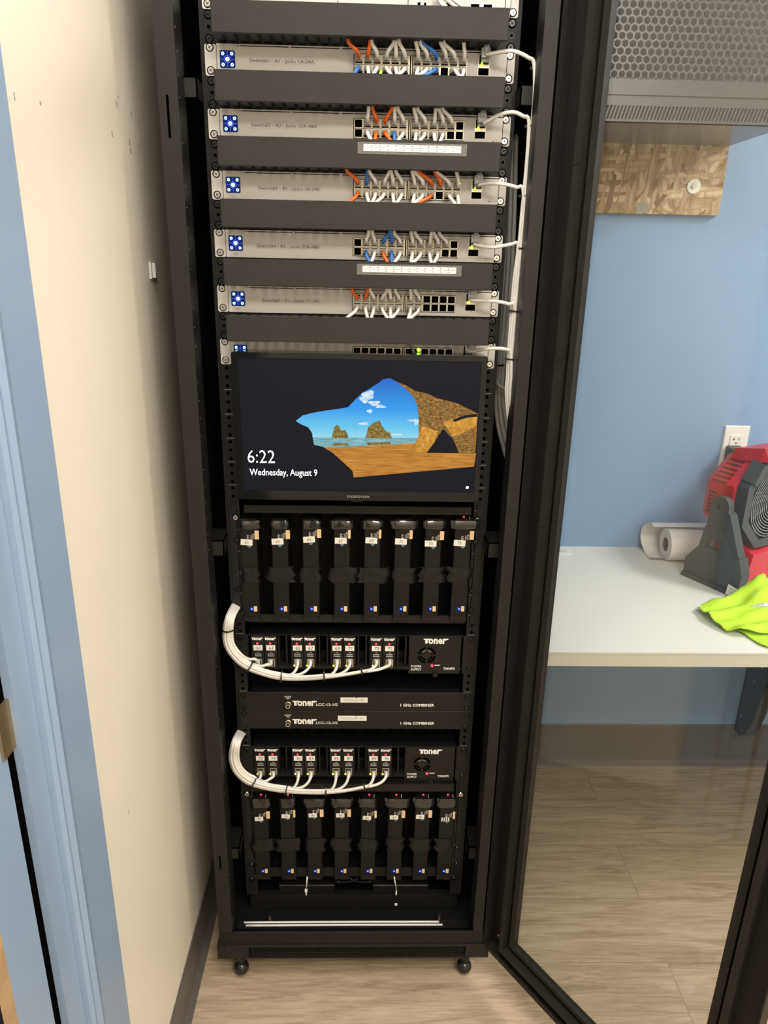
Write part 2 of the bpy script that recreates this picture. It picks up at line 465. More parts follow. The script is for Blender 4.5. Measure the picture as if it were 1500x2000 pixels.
def scr(name, c0, c1, scale, c2=None, stretch=(1, 1, 1), strength=1.0, det=6):
    m, N, L, B = new_mat(name)
    v = tex_coord(N, L, stretch)
    n = noise(N, L, v, scale, det, 0.7)
    st = [(0.35, c0), (0.6, c1)] + ([(0.72, c2)] if c2 else [])
    r = ramp(N, L, n.outputs[0], st)
    B.inputs['Base Color'].default_value = (0.01, 0.01, 0.01, 1); B.inputs['Roughness'].default_value = 0.15; B.inputs['Specular IOR Level'].default_value = 0.12
    L.new(r.outputs[0], B.inputs['Emission Color']); B.inputs['Emission Strength'].default_value = strength
    return m
def scr_grad(name, zb, zt, stops):
    m, N, L, B = new_mat(name)
    g = N.new('ShaderNodeNewGeometry'); sp = N.new('ShaderNodeSeparateXYZ'); L.new(g.outputs['Position'], sp.inputs[0])
    mr = N.new('ShaderNodeMapRange'); mr.inputs[1].default_value = zb; mr.inputs[2].default_value = zt
    L.new(sp.outputs[2], mr.inputs[0])
    r = ramp(N, L, mr.outputs[0], stops)
    B.inputs['Base Color'].default_value = (0.01, 0.01, 0.01, 1); B.inputs['Roughness'].default_value = 0.15; B.inputs['Specular IOR Level'].default_value = 0.12
    L.new(r.outputs[0], B.inputs['Emission Color']); B.inputs['Emission Strength'].default_value = 1.0
    return m

# ------------------------------------------------------------------ room shell
XL = -358.0; YB = 656.6
b = MB(); b.box(XL - 120, 2700, -2600, YB + 120, FLOOR - 60, FLOOR, M['floor']); struct(b, 'floor')
b = MB(); b.box(XL - 120, 2700, -2600, YB + 120, 750, 800, M['ceil']); struct(b, 'ceiling')
b = MB(); b.box(XL - 100, XL, -2600, YB + 100, FLOOR, 750, M['cream'])
for px, py, w, h in ((230, 190, 5, 2.5), (228, 204, 7, 5), (256, 222, 2, 4), (219, 262, 2, 4), (253, 278, 2, 5), (255, 295, 3, 4), (79, 202, 2, 2), (28, 188, 1.2, 4), (251, 1587, 2, 4), (363, 1665, 2, 4)):
    p = atx(px, py, XL); b.box(XL, XL + 0.15, p.y - w, p.y + w, p.z - h, p.z + h, M['greyink'] if py < 1000 and w < 4 else M['tape_lab'])
struct(b, 'wall_left', 'cream painted wall left of the rack')
b = MB(); b.box(XL, 2700, YB, YB + 100, FLOOR, 750, M['blue_wall']); struct(b, 'wall_back', 'light blue painted wall behind the desk')
b = MB(); b.box(2600, 2700, -2600, YB, FLOOR, 750, M['cream']); struct(b, 'wall_right')
b = MB(); b.box(XL, 2600, -2600, -2500, FLOOR, 750, M['cream']); struct(b, 'wall_front')

def cove(b, p0, p1, inward):
    """rubber cove base from p0 to p1 (xy), profile thrown inward"""
    d = Vector((p1[0] - p0[0], p1[1] - p0[1], 0)); n = Vector((inward[0], inward[1], 0))
    prof = [(0, 0), (17, 0), (15, 3), (8, 9), (4.5, 18), (3.5, 30), (3.5, 108), (2, 112), (0, 112)]
    b.prism([Vector((p0[0], p0[1], FLOOR)) + n * a + Vector((0, 0, h)) for a, h in prof], d, M['rubber'])
b = MB(); cove(b, (XL, -474), (XL, YB), (1, 0)); struct(b, 'baseboard_left', 'dark grey rubber cove base along the cream wall')
b = MB()
prof_h = 152
b.prism([(XL, YB - a, FLOOR + h) for a, h in [(0, 0), (17, 0), (15, 3), (8, 9), (4.5, 18), (3.5, 30), (3.5, prof_h - 4), (2, prof_h), (0, prof_h)]], (2958, 0, 0), M['rubber'])
struct(b, 'baseboard_back', 'dark grey rubber cove base along the blue wall')

# blue door casing at the left edge
b = MB()
T = 545.0
b.box(XL, XL + 13, -552, -474, FLOOR, T, M['blue_trim'])
b.prism([(XL, -600, FLOOR), (XL + 17, -598, FLOOR), (XL + 20, -592, FLOOR), (XL + 17, -584, FLOOR), (XL + 15, -578, FLOOR), (XL + 19, -570, FLOOR), (XL + 17, -561, FLOOR), (XL + 9, -554, FLOOR), (XL, -552, FLOOR)], (0, 0, T - FLOOR), M['blue_trim'])
b.box(XL, XL + 10, -640, -600, FLOOR, T, M['blue_trim'])
struct(b, 'trim_1', 'light blue moulded door casing on the cream wall')
b = MB()
b.box(XL, XL + 1.5, -722, -655, FLOOR + 8, T, M['blue_trim'])
b.box(XL, XL + 1.4, -745, -722, FLOOR + 8, T, M['edgewood'])
b.box(XL, XL + 1, -1500, -745, FLOOR + 8, T, M['inner'])
b.box(XL, XL + 0.6, -655, -640, FLOOR, T, M['hole'])
d1 = struct(b, 'door_1', 'light blue door slab with tan edge')
b = MB()
p = atx(8, 1370, XL + 3); q = atx(8, 1485, XL + 3); b.box(XL + 1.5, XL + 5, p.y - 20, p.y + 8, q.z, p.z, M['brass'])
part(b, 'hinge', d1, 'brass coloured hinge')

# ------------------------------------------------------------------ rack
rack = thing('server_rack', 'tall black open server rack cabinet with glass door standing by cream wall', 'server rack', (0, 250, FLOOR))
ZT = 170.0
def post(b, xo, xi, slots):
    """front frame post: sheet with slots, side return and inner flange"""
    zs = [-1712]
    for a0, a1 in sorted(slots): zs += [a0, a1]
    zs.append(ZT)
    for i in range(0, len(zs), 2): b.box(xo, xi, -90, -87, zs[i], zs[i + 1], M['post'])
    sgn = 1 if xi > xo else -1
    for a0, a1 in slots:
        b.box(xo, xo + sgn * 11, -90, -87, a0, a1, M['post']); b.box(xo + sgn * 15, xi, -90, -87, a0, a1, M['post'])
    b.box(xo, xo + sgn * 2, -87, -52, -1712, ZT, M['post'])
    b.box(xi - sgn * 2, xi, -87, -40, -1712, ZT, M['black'])
b = MB(); post(b, -295, -266, [(-145, -88), (-1535, -1498)])
for k in range(62):     # pin holes along the inner flange
    b.disc((-266.2, -80, 150 - k * 30), 1.0, (1, 0, 0), 0.5, M['greyink'], n=6)
part(b, 'corner_post', rack)
b = MB(); post(b, 286, 265, [])
part(b, 'corner_post', rack)
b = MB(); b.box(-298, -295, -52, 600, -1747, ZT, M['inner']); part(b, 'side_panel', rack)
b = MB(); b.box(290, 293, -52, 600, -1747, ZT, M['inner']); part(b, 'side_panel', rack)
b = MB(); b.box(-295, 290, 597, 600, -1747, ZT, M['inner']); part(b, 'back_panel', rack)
b = MB(); b.box(-298, 293, -90, 600, ZT, ZT + 25, M['post']); part(b, 'top_panel', rack)
b = MB(); b.box(-295, 290, -52, 597, -1760, -1746, M['inner'])
b.box(-266, 265, -52, -30, -1746, -1744, M['black'])
b.box(-240, 240, 0, 3, -1744, -1706, M['black']); b.box(-240, 240, 3, 20, -1708, -1706, M['black'])
part(b, 'bottom_tray', rack)
b = MB()
b.box(-295, 288, -90, -86, -1747, -1716, M['black']); b.box(-295, 288, -90, -84, -1716, -1713, M['black'])
b.box(-262, 264, -90.4, -88, -1713.6, -1712.7, M['cover'])
part(b, 'bottom_sill', rack)

def honeycomb(b, org, ux, uz, nx, nz, cell, wall, mat, thick):
    """perforated sheet: hexagonal cells with round-ish holes; org = lower left, n = ux x uz"""
    O = Vector(org); U = Vector(ux); V = Vector(uz)
    R = cell / math.sqrt(3); r = R - wall
    for j in range(nz):
        for i in range(nx):
            cx = (i + 0.5 + (0.5 if j % 2 else 0)) * cell; cz = R + j * R * 1.5
            o = []; h = []
            for k in range(6):
                a = math.radians(30 + 60 * k)
                o.append(O + U * (cx + R * math.cos(a)) + V * (cz + R * math.sin(a)))
                h.append(O + U * (cx + r * math.cos(a)) + V * (cz + r * math.sin(a)))
            b.add(o + h, [(k, (k + 1) % 6, 6 + (k + 1) % 6, 6 + k) for k in range(6)], mat)
b = MB()
b.box(-301, 303, -92, -60, -1750, -1747, M['post'])
b.box(-301, -232, -92, -89, -1786, -1750, M['post']); b.box(251, 303, -92, -89, -1786, -1750, M['post'])
b.box(-232, 251, -92, -89, -1753, -1750, M['post']); b.box(-232, 251, -92, -89, -1786, -1784, M['post'])
b.box(-301, -298, -89, 590, -1786, -1750, M['post']); b.box(300, 303, -89, 590, -1786, -1750, M['post'])
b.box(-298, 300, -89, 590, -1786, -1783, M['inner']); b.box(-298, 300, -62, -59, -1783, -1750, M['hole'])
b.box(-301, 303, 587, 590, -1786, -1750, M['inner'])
b.disc((-285, -92.3, -1748.5 + 0), 1.5, (0, 0, 1), 1.8, M['hole'], n=8)
pl = part(b, 'plinth', rack)
b = MB(); honeycomb(b, (-231, -91, -1784.5), (1, 0, 0), (0, 0, 1), 91, 7, 5.25, 0.75, M['post'], 1)
part(b, 'perforated_grille', pl, 'hexagon perforated grille')
for x in (-254, 254):
    for y in (-74, 560):
        b = MB()
        b.ball((x, y, FLOOR + 17), 17, M['bscrew'], 24, 14)
        b.disc((x, y, FLOOR + 30), 8, (0, 0, 1), 14, M['bscrew'], r2=11)
        b.disc((x, y, FLOOR + 44), 11, (0, 0, 1), 7, M['screw' if 0 else 'bscrew'], n=6, smooth=False)
        b.disc((x, y, FLOOR + 51), 9, (0, 0, 1), 14, M['bscrew'])
        part(b, 'leveling_foot', rack)
# mounting rails
for sx in (-1, 1):
    for yy, nm in ((0, 'mounting_rail'), (470, 'rear_mounting_rail')):
        b = MB()
        b.box(sx * 222, sx * 247, yy, yy + 2, -1700, 150, M['rail'])
        b.box(sx * 245, sx * 247, yy + 2, yy + 38, -1700, 150, M['rail'])
        b.box(sx * 243.5, sx * 247.5, yy - 0.8, yy, -1700, 150, M['rail'])
        if yy == 0:
            for u in range(-3, 38):
                for dz in (-6.35, -22.2, -38.1):
                    z = -u * 44.45 + dz
                    if z < -1660: continue
                    b.disc((sx * 232.5, -0.25, z), 3.2, (0, -1, 0), 0.3, M['hole'], n=10)
                if u > 10: b.box(sx * 225, sx * 240, -0.3, 0.1, -u * 44.45 - 0.4, -u * 44.45 + 0.4, M['greyink'])
        part(b, nm, rack)
# cross brackets between posts and rails
for (x0, x1, ypx) in ((362, 386, (149, 190)), (412, 438, (1056, 1085)), (452, 468, (1657, 1677))):
    p = at(x0, ypx[0], -45); q = at(x1, ypx[1], -45)
    b = MB(); b.box(-293, q.x, -45, -42, q.z, p.z, M['post']); b.box(q.x - 2, q.x, -45, 20, q.z, p.z, M['black'])
    b.box(-293, q.x, -45, 20, p.z - 1.5, p.z, M['black'])
    b.box(-247, q.x, 18, 20, q.z, p.z, M['black'])
    part(b, 'support_bracket', rack)
for (x0, x1, ypx) in ((1018, 1037, (165, 205)), (953, 972, (1061, 1089)), (915, 930, (1655, 1677))):
    p = at(x0, ypx[0], -45); q = at(x1, ypx[1], -45)
    b = MB(); b.box(p.x, 288, -45, -42, q.z, p.z, M['post']); b.box(p.x, p.x + 2, -45, 20, q.z, p.z, M['black'])
    b.box(p.x, 288, -45, 20, p.z - 1.5, p.z, M['black'])
    part(b, 'support_bracket', rack)
for px in (527, 858):
    p = at(px, 1790, -30)
    b = MB(); b.disc((p.x, -30, -1746), 3, (0, 0, 1), 16, M['copper'], n=10); b.disc((p.x, -30, -1730), 5, (0, 0, 1), 5, M['bscrew'], n=10)
    part(b, 'tray_bolt', rack, 'coppery bolt')

# ------------------------------------------------------------------ rack door (open, hinged at the right)
u2 = Vector((0.561, -0.827, 0)).normalized(); n2 = Vector((-u2.y, u2.x, 0))
H0 = Vector((301.5, -106.9, 0)) - u2 * 21
DW = 556.0; DZ0 = -1752.0; DZ1 = 165.0
def dbox(b, s0, s1, t0, t1, z0, z1, mat):
    P = lambda s, t, z: H0 + u2 * s + n2 * t + Vector((0, 0, z))
    b.hexa([P(s0, t0, z0), P(s1, t0, z0), P(s1, t1, z0), P(s0, t1, z0), P(s0, t0, z1), P(s1, t0, z1), P(s1, t1, z1), P(s0, t1, z1)], mat)
def dframe(b, e, z_e, w, zw, t0, t1, mat):
    """picture-frame bar at inset e (sides) / z_e (top, bottom)"""
    dbox(b, e, e + w, t0, t1, DZ0 + z_e, DZ1 - z_e, mat)
    dbox(b, DW - e - w, DW - e, t0, t1, DZ0 + z_e, DZ1 - z_e, mat)
    dbox(b, e + w, DW - e - w, t0, t1, DZ0 + z_e, DZ0 + z_e + zw, mat)
    dbox(b, e + w, DW - e - w, t0, t1, DZ1 - z_e - zw, DZ1 - z_e, mat)
b = MB()
dframe(b, 0, 0, 2, 2, 0, 28, M['post'])           # perimeter lip
dframe(b, 2, 2, 48, 42, 26, 28, M['post'])        # outer skin
dframe(b, 50, 44, 24, 14, 27, 28, M['post'])
dframe(b, 43, 22, 12, 13, 4, 26, M['post'])       # stiffener channel
dframe(b, 62, 46, 13, 10, 14, 26.5, M['post'])    # glazing bead
dbox(b, 2, 10, 0, 1.5, DZ0 + 2, DZ1 - 2, M['black'])
dbox(b, 10, DW - 10, 0, 1.5, DZ0 + 2, DZ0 + 12, M['black'])
door = part(b, 'rack_door', rack, 'open glazed door with black steel frame')
b = MB(); dbox(b, -30, 0, 25, 28, DZ0 + 8, DZ1 - 8, M['post']); part(b, 'hinge_strip', door)
b = MB(); dbox(b, 70, DW - 70, 20, 24, DZ0 + 50, DZ1 - 50, M['glass']); part(b, 'glass_pane', door, 'tinted glass pane')
P = lambda s, t, z: H0 + u2 * s + n2 * t + Vector((0, 0, z))
for s in (49, DW - 49):
    z = DZ0 + 160
    while z < DZ1 - 60:
        b = MB(); b.disc(P(s, 3.9, z), 6, -n2, 1.2, M['post'], n=14); part(b, 'glazing_clip', door); z += 285
for s, z in ((30, -1705), (22, -1718)):
    b = MB(); b.disc(P(s, 25, z), 4.5, -n2, 2, M['screw'], n=14); b.disc(P(s, 23, z), 2, -n2, 1.5, M['copper'], n=8); part(b, 'hinge_bolt', door, 'silver and coppery bolt')
b = MB(); b.disc(P(12, 25, -1690), 5, -n2, 2, M['rail'], n=4); part(b, 'square_nut', door)

# ------------------------------------------------------------------ screw helper
def screw(parent, x, z, y=-2.2, mat='screw', r=5.2):
    b = MB()
    b.disc((x, y, z), r, (0, -1, 0), 1.6, M[mat], n=18, r2=r * 0.8)
    for a in (0.5, 0.5 + math.pi / 2):
        dx, dz = math.cos(a) * r * 0.55, math.sin(a) * r * 0.55
        b.tube([(x - dx, y - 1.7, z - dz), (x + dx, y - 1.7, z + dz)], 0.5, M['hole'], n=4)
    b.ring((x, y + 0.3, z), r, r + 1.0, (0, -1, 0), 0.4, M['hole'], n=18)
    return part(b, 'screw', parent)
def U(u): return -u * 44.45

# ------------------------------------------------------------------ switches
ORD = ['first', 'second', 'third', 'fourth', 'fifth', 'sixth', 'seventh', 'eighth', 'ninth', 'tenth', 'eleventh', 'twelfth', 'thirteenth', 'fourteenth']
FY = -6.0      # switch face
def port_x(i):
    return -9.5 + 7.0 + i * 14.15 + (6.0 if i > 5 else 0)
def jack_mesh(b, x, z, up):
    w, h = 6.9, 6.5
    y = FY - 0.8
    b.box(x - w, x + w, y - 0.4, FY, z - h, z - h + 0.9, M['portmetal']); b.box(x - w, x + w, y - 0.4, FY, z + h - 0.9, z + h, M['portmetal'])
    b.box(x - w, x - w + 1.1, y - 0.4, FY, z - h, z + h, M['portmetal']); b.box(x + w - 1.1, x + w, y - 0.4, FY, z - h, z + h, M['portmetal'])
    b.box(x - w + 1.1, x + w - 1.1, y + 0.3, FY, z - h + 0.9, z + h - 0.9, M['encdk'])
    s = 1 if up else -1          # latch notch
    b.rr(x - 4.6, x + 4.6, z - 3.2, z + 3.2, y, y + 0.4, 0.5, M['hole'])
    b.box(x - 2.6, x + 2.6, y, y + 0.4, z + s * 3.1, z + s * 5.0, M['hole'])
def network_switch(k, name_txt, tx):
    z0 = U(2 * (k - 1))
    lab = {1: 'silver network switch with taped label reading Switch#1', 2: 'silver network switch with taped label reading Switch#2',
           3: 'silver network switch with taped label reading Switch#3', 4: 'silver network switch with taped label reading Switch#4',
           5: 'silver network switch with taped label reading Switch#5',
           6: 'silver network switch half hidden behind the top edge of the monitor'}[k]
    t = thing('network_switch', lab, 'network switch', (0, 0, z0 - 44), 'network switches in the rack')
    b = MB()
    b.box(-222, 228, FY, 260, z0 - 43.7, z0 - 0.6, M['silver'])
    b.box(-222, 228, FY - 0.3, FY, z0 - 3.6, z0 - 2.4, M['hole'])
    for q in range(-2, 4):
        x = -186 + 78.5 * (q)
        if -222 < x + 76 < 228: b.box(x + 75, x + 78.5, FY - 0.5, FY, z0 - 3.8, z0 - 2.2, M['silver'])
    b.box(-222, -187, FY - 0.5, FY, z0 - 3.8, z0 - 2.2, M['silver'])
    b.text('USW', (-206, FY - 0.1, z0 - 39.5), 2.2, M['ink'])
    b.disc((214, FY, z0 - 37.5), 0.9, (0, -1, 0), 0.3, M['hole'], n=8); b.text('RESET', (220, FY - 0.1, z0 - 38.2), 1.6, M['greyink'])
    part(b, 'housing', t)
    for sx in (-1, 1):
        b = MB(); x0, x1 = (-241.3, -223.2) if sx < 0 else (229.5, 241.3)
        b.rr(x0, x1, z0 - 43.7, z0 - 0.6, -2.2, -0.2, 3.0, M['silver'])
        b.box(-223.2 if sx < 0 else 228.2, -222.2 if sx < 0 else 229.5, -3, -1, z0 - 43.5, z0 - 1, M['hole'])
        part(b, 'mounting_ear', t)
        for dz in (-5.2, -36.6): screw(t, sx * 233, z0 + dz)
    b = MB()
    b.rr(-217.5, -194, z0 - 33.5, z0 - 9.5, FY - 0.5, FY, 2.2, M['disp_bg'])
    cx, cz, y = -205.8, z0 - 21.5, FY - 0.6
    b.ring((cx, y, cz), 4.6, 5.4, (0, -1, 0), 0.1, M['disp_blue'])
    for dx, dz in ((1, 0), (-1, 0), (0, 1), (0, -1)):
        b.box(cx + min(dx * 5.4, dx * 11) - (0.3 if dx == 0 else 0), cx + max(dx * 5.4, dx * 11) + (0.3 if dx == 0 else 0), y - 0.1, y,
              cz + min(dz * 5.4, dz * 11) - (0.3 if dz == 0 else 0), cz + max(dz * 5.4, dz * 11) + (0.3 if dz == 0 else 0), M['disp_blue'])
    b.disc((cx, y, cz), 3.1, (0, -1, 0), 0.15, M['white_led'], n=16)
    for dx in (-7, 7):
        for dz in (-7.5, 7.5):
            b.ring((cx + dx, y, cz + dz), 0.9, 2.5, (0, -1, 0), 0.1, M['disp_ice'], n=14)
    part(b, 'status_display', t, 'square blue lit display')
    # port field
    b = MB()
    xa, xb = -10.5, 166
    b.box(xa, xb, FY - 0.5, FY, z0 - 37.8, z0 - 9.4, M['cover'])
    b.box(75.6, 76.6, FY - 1.2, FY, z0 - 38, z0 - 9.2, M['portmetal']); b.box(79.0, 80.0, FY - 1.2, FY, z0 - 38, z0 - 9.2, M['portmetal'])
    b.box(xa - 0.6, xb + 0.6, FY - 0.2, FY, z0 - 38.6, z0 - 8.6, M['greyink'])
    part(b, 'port_frame', t)
    first = {}
    for row, zc in ((0, z0 - 16.6), (1, z0 - 30.4)):
        for i in range(12):
            if row not in first:
                b = MB(); jack_mesh(b, port_x(0), zc, row == 1)
                first[row] = part(b, 'port', t)
            else:
                copy_part(first[row], t, (port_x(i) - port_x(0), 0, 0))
    b = MB()       # uplink cage
    b.box(183.5, 201, FY - 0.6, FY, z0 - 34.5, z0 - 5, M['portmetal'])
    b.box(184.8, 199.8, FY - 0.9, FY, z0 - 19, z0 - 6.5, M['encdk'])
    b.box(184.0, 200.5, FY - 1.2, FY, z0 - 34, z0 - 24.0, M['hole'])
    part(b, 'uplink_port', t)
    if k != 6:
        b = MB()
        b.prism([(186.5, FY - 1.2, z0 - 22.4), (191.5, FY - 1.2, z0 - 22.4), (190, FY - 1.2, z0 - 15.5), (188, FY - 1.2, z0 - 15.5)], (0, -0.4, 0), M['green_led'])
        part(b, 'link_light', t, 'green lit indicator')
    if name_txt:
        b = MB()
        x0, x1 = at(tx[0], tx[2], FY).x, at(tx[1], tx[2], FY).x; zc = at((tx[0] + tx[1]) / 2, tx[2], FY).z
        b.box(x0 - 2, x1 + 4, FY - 0.3, FY, zc - 4.6, zc + 4.6, M['tape_lab'])
        b.text(name_txt, ((x0 + x1) / 2, FY - 0.35, zc - 2.0), 5.0, M['ink'], width=x1 - x0)
        part(b, 'label_strip', t, 'silver grey label tape with dark lettering')
    return t
sw = {}
for k, txt, tx in ((1, 'Switch#1 - A1 - Jacks 1A-24A', (488, 614, 120)), (2, 'Switch#2 - A2 - Jacks 25A-48A', (491, 619, 246)),
                   (3, 'Switch#3 - B1 - Jacks 1B-24B', (505, 624, 369)), (4, 'Switch#4 - B2 - Jacks 25B-48B', (502, 623, 482)),
                   (5, 'Switch#5 - C1 - Jacks 1C-24C', (512, 626, 588)), (6, None, None)):
    sw[k] = network_switch(k, txt, tx)
b = MB(); p = at(743, 141, FY - 1.5); b.box(p.x - 2.2, p.x + 2.2, FY - 2.4, FY - 1.2, p.z - 3.5, p.z + 2, M['green_led']); b.box(p.x - 1, p.x + 1, FY - 2.4, FY - 1.2, p.z + 3, p.z + 5, M['green_led']); part(b, 'link_light', sw[1], 'green lit indicator')
b = MB(); p = at(817.5, 683.5, FY - 1.5); b.disc((p.x, FY - 1.5, p.z), 3.2, (0, -1, 0), 0.8, M['green_led']); part(b, 'link_light', sw[6], 'green lit indicator')
b = MB(); p = at(898, 359, FY - 1.5); b.disc((p.x, FY - 1.5, p.z), 1.8, (0, -1, 0), 0.8, M['green_led']); part(b, 'link_light', sw[3], 'green lit indicator')

# unit at the very top edge of the photograph
t = thing('gateway_unit', 'silver rack unit cut off by the top edge, above all the switches', 'network device', (0, 0, U(-1)))
z0 = U(-2)
b = MB(); b.box(-222, 228, FY, 260, z0 - 43.7, z0 - 0.6, M['silver'])
for px in (660, 797, 987): p = at(px, 4, FY); b.box(p.x - 0.5, p.x + 0.5, FY - 0.3, FY, z0 - 43.7, z0 - 1, M['hole'])
part(b, 'housing', t)
for sx in (-1, 1):
    b = MB(); x0, x1 = (-241.3, -223.2) if sx < 0 else (229.5, 241.3)
    b.rr(x0, x1, z0 - 43.7, z0 - 0.6, -2.2, -0.2, 3.0, M['silver']); part(b, 'mounting_ear', t)
    for dz in (-5.2, -36.6): screw(t, sx * 233, z0 + dz)
b = MB(); b.box(-221, -180, FY - 0.4, FY, z0 - 43.5, z0 - 20, M['disp_bg']); part(b, 'status_display', t)
for px, mt in ((824, 0), (868, 0), (882, 0), (928, 0), (953, 1)):
    x = at(px, 8, FY).x
    b = MB(); b.box(x - 8.5, x + 8.5, FY - 0.8, FY, z0 - 42.5, z0 - 26, M['portmetal']); b.box(x - 6.8, x + 6.8, FY - 1.0, FY, z0 - 40.5, z0 - 28, M['hole'])
    part(b, 'port', t)
for i, pts in enumerate((((824, 14), (825, 4), (827, -14)), ((868, 14), (858, 2), (848, -14)), ((872, 14), (865, 3), (858, -14)), ((893, 16), (878, 4), (860, -14)), ((908, 16), (892, 4), (872, -14)))):
    b = MB(); b.tube([at(x, y, -14 - 4 * (i % 2)) for x, y in pts] , 2.9, M['white_cable']); o = b.build('patch_cable', None, at(pts[0][0], pts[0][1], -14))
    o = o
    tag(o, 'white patch cable at the cut-off top unit, %s from the left' % ORD[i], 'cable', 'white patch cables at the top unit')
    # geometry was built around the object's own origin

# ------------------------------------------------------------------ cable managers (finger duct with cover)
def cable_manager(u, lab, strip=None):
    z1 = U(u); z0 = U(u + 1)
    t = thing('cable_manager', lab, 'cable manager', (0, 0, z0), 'charcoal cable managers between the switches')
    b = MB(); b.box(-241, 241, -2, -0.2, z0 + 0.6, z1 - 0.6, M['rail'])
    for sx in (-1, 1):
        b.ring((sx * 233, -2.3, z0 + 22), 2.8, 3.6, (0, -1, 0), 0.4, M['bscrew'], n=12); b.disc((sx * 233, -2.0, z0 + 22), 2.8, (0, -1, 0), 0.2, M['hole'], n=12)
    part(b, 'base_plate', t)
    for sx in (-1, 1):
        for dz in (6.0, 38.0): screw(t, sx * 233, z0 + dz, mat='bscrew', r=5.6)
    b = MB()
    for k in range(25):
        x = -212 + k * 17.4
        for z in (z0 + 2.2, z1 - 4.2):
            b.box(x - 5.6, x + 5.6, -46, -2, z, z + 2, M['finger'])
            b.box(x - 5.6, x + 5.6, -52, -44, z + (0 if z > z0 + 10 else 0), z + 2, M['cover'])
    part(b, 'duct_fingers', t)
    b = MB()
    b.box(-219, 219.5, -56, -54, z0 + 1.2, z1 - 1.4, M['cover'], ch=0.8)
    b.box(-219, 219.5, -54, -49, z0 + 1.2, z0 + 2.1, M['cover']); b.box(-219, 219.5, -54, -49, z1 - 2.3, z1 - 1.4, M['cover'])
    cov = part(b, 'cover', t)
    if strip:
        x0, x1, y0, y1, fx0, fx1, fy0, fy1 = strip
        A = at(x0, y0, -57); B_ = at(x1, y0 + (3.5 if u < 4 else 6), -57); h = 8.4
        b = MB()
        za, zb = A.z, A.z
        b.box(A.x, B_.x, -56.9, -56.4, za - h * 1.15, za, M['label'])
        w = (B_.x - A.x) / 12.0
        b.box(A.x, B_.x, -57.0, -56.8, za - h * 0.6, za - h * 0.52, M['greyink'])
        for q in range(1, 12):
            for zz in (0.15, 0.75): b.box(A.x + q * w - 1.1, A.x + q * w + 1.1, -57.0, -56.8, za - h * (zz + 0.25), za - h * zz, M['greyink'])
            b.text(str(q * 2), (A.x + q * w, -57.02, za - h * 0.38), 1.8, M['ink'])
        b.text('24', (B_.x - 2.5, -57.02, za - h * 0.38), 1.8, M['ink'])
        part(b, 'port_number_strip', cov, 'white port number strip')
        b = MB()
        b.box(A.x - 9, B_.x + 9, -56.35, -56.1, za - h * 1.15 - 4, za + 3, M['film'])
        part(b, 'clear_tape', cov, 'clear tape')
    return t
cable_manager(-1, 'charcoal cable manager cover directly above the switch labelled Switch#1')
cable_manager(1, 'charcoal cable manager cover between Switch#1 and Switch#2')
cable_manager(3, 'charcoal cable manager cover under Switch#2 with a taped white number strip', (710, 901, 281, 297, 698, 912, 277, 302))
cable_manager(5, 'charcoal cable manager cover between Switch#3 and Switch#4')
cable_manager(7, 'charcoal cable manager cover under Switch#4 with a white number strip', (708, 891, 519, 535, 700, 900, 516, 540))
cable_manager(9, 'charcoal cable manager cover under Switch#5, above the monitor')

# ------------------------------------------------------------------ patch cables
w_, o_, b_ = 'white', 'orange', 'blue'
TOP = {
 1: (83, 121, [(0, o_, 681), (1, o_, 723), (2, w_, 726), (3, w_, 769), (4, w_, 773), (5, w_, 780), (6, w_, 812.8), (7, w_, 821), (8, b_, 826), (9, w_, 861), (10, w_, 867), (11, w_, 906)]),
 2: (213, 247, [(1, w_, 720), (2, o_, 728), (3, o_, 765), (4, w_, 771), (5, w_, 777.6), (6, w_, 809), (7, w_, 816), (8, w_, 851), (9, w_, 857.6), (10, w_, 865.6)]),
 3: (334, 364, [(0, o_, 678), (1, b_, 718), (2, w_, 721), (3, w_, 761), (4, w_, 764), (5, w_, 773), (6, w_, 805), (7, w_, 810), (8, o_, 817.5), (9, o_, 849), (10, w_, 852), (11, w_, 892)]),
 4: (455, 478, [(1, w_, 720), (2, w_, 727.5), (3, b_, 761), (4, b_, 765), (5, w_, 770), (6, w_, 803), (7, w_, 811), (8, w_, 842.5), (9, w_, 848), (10, w_, 858)]),
 5: (567, 587, [(0, o_, 688), (1, o_, 718), (2, w_, 723), (3, w_, 756), (4, w_, 761), (5, w_, 772), (6, w_, 802), (7, w_, 811)]),
}
BOT = {
 1: (150, [(0, b_, 688), (1, w_, 721), (2, w_, 727), (3, w_, 766), (4, w_, 776), (5, w_, 777), (6, w_, 812), (7, w_, 817), (8, b_, 827), (10, w_, 897), (11, w_, 903)]),
 2: (277, [(1, w_, 725.6), (2, o_, 732), (3, o_, 764), (4, b_, 771), (5, w_, 777), (6, w_, 811), (7, w_, 820), (8, w_, 850), (9, w_, 860)]),
 3: (398, [(0, o_, 682), (1, w_, 721), (2, w_, 726.5), (3, w_, 734), (4, w_, 769), (5, w_, 775), (6, w_, 806), (7, w_, 810), (8, o_, 817), (10, w_, 888), (11, w_, 896)]),
 4: (515, [(1, b_, 722), (2, w_, 725), (3, o_, 757.5), (4, b_, 765), (5, w_, 770), (6, w_, 802), (7, w_, 807), (8, w_, 842), (9, w_, 848)]),
 5: (623, [(0, w_, 677), (1, w_, 718), (2, w_, 725), (3, w_, 757), (4, w_, 763), (5, w_, 765), (6, w_, 797.5), (7, w_, 802)]),
}
MATC = {'white': 'white_cable', 'orange': 'orange_cable', 'blue': 'blue_cable'}
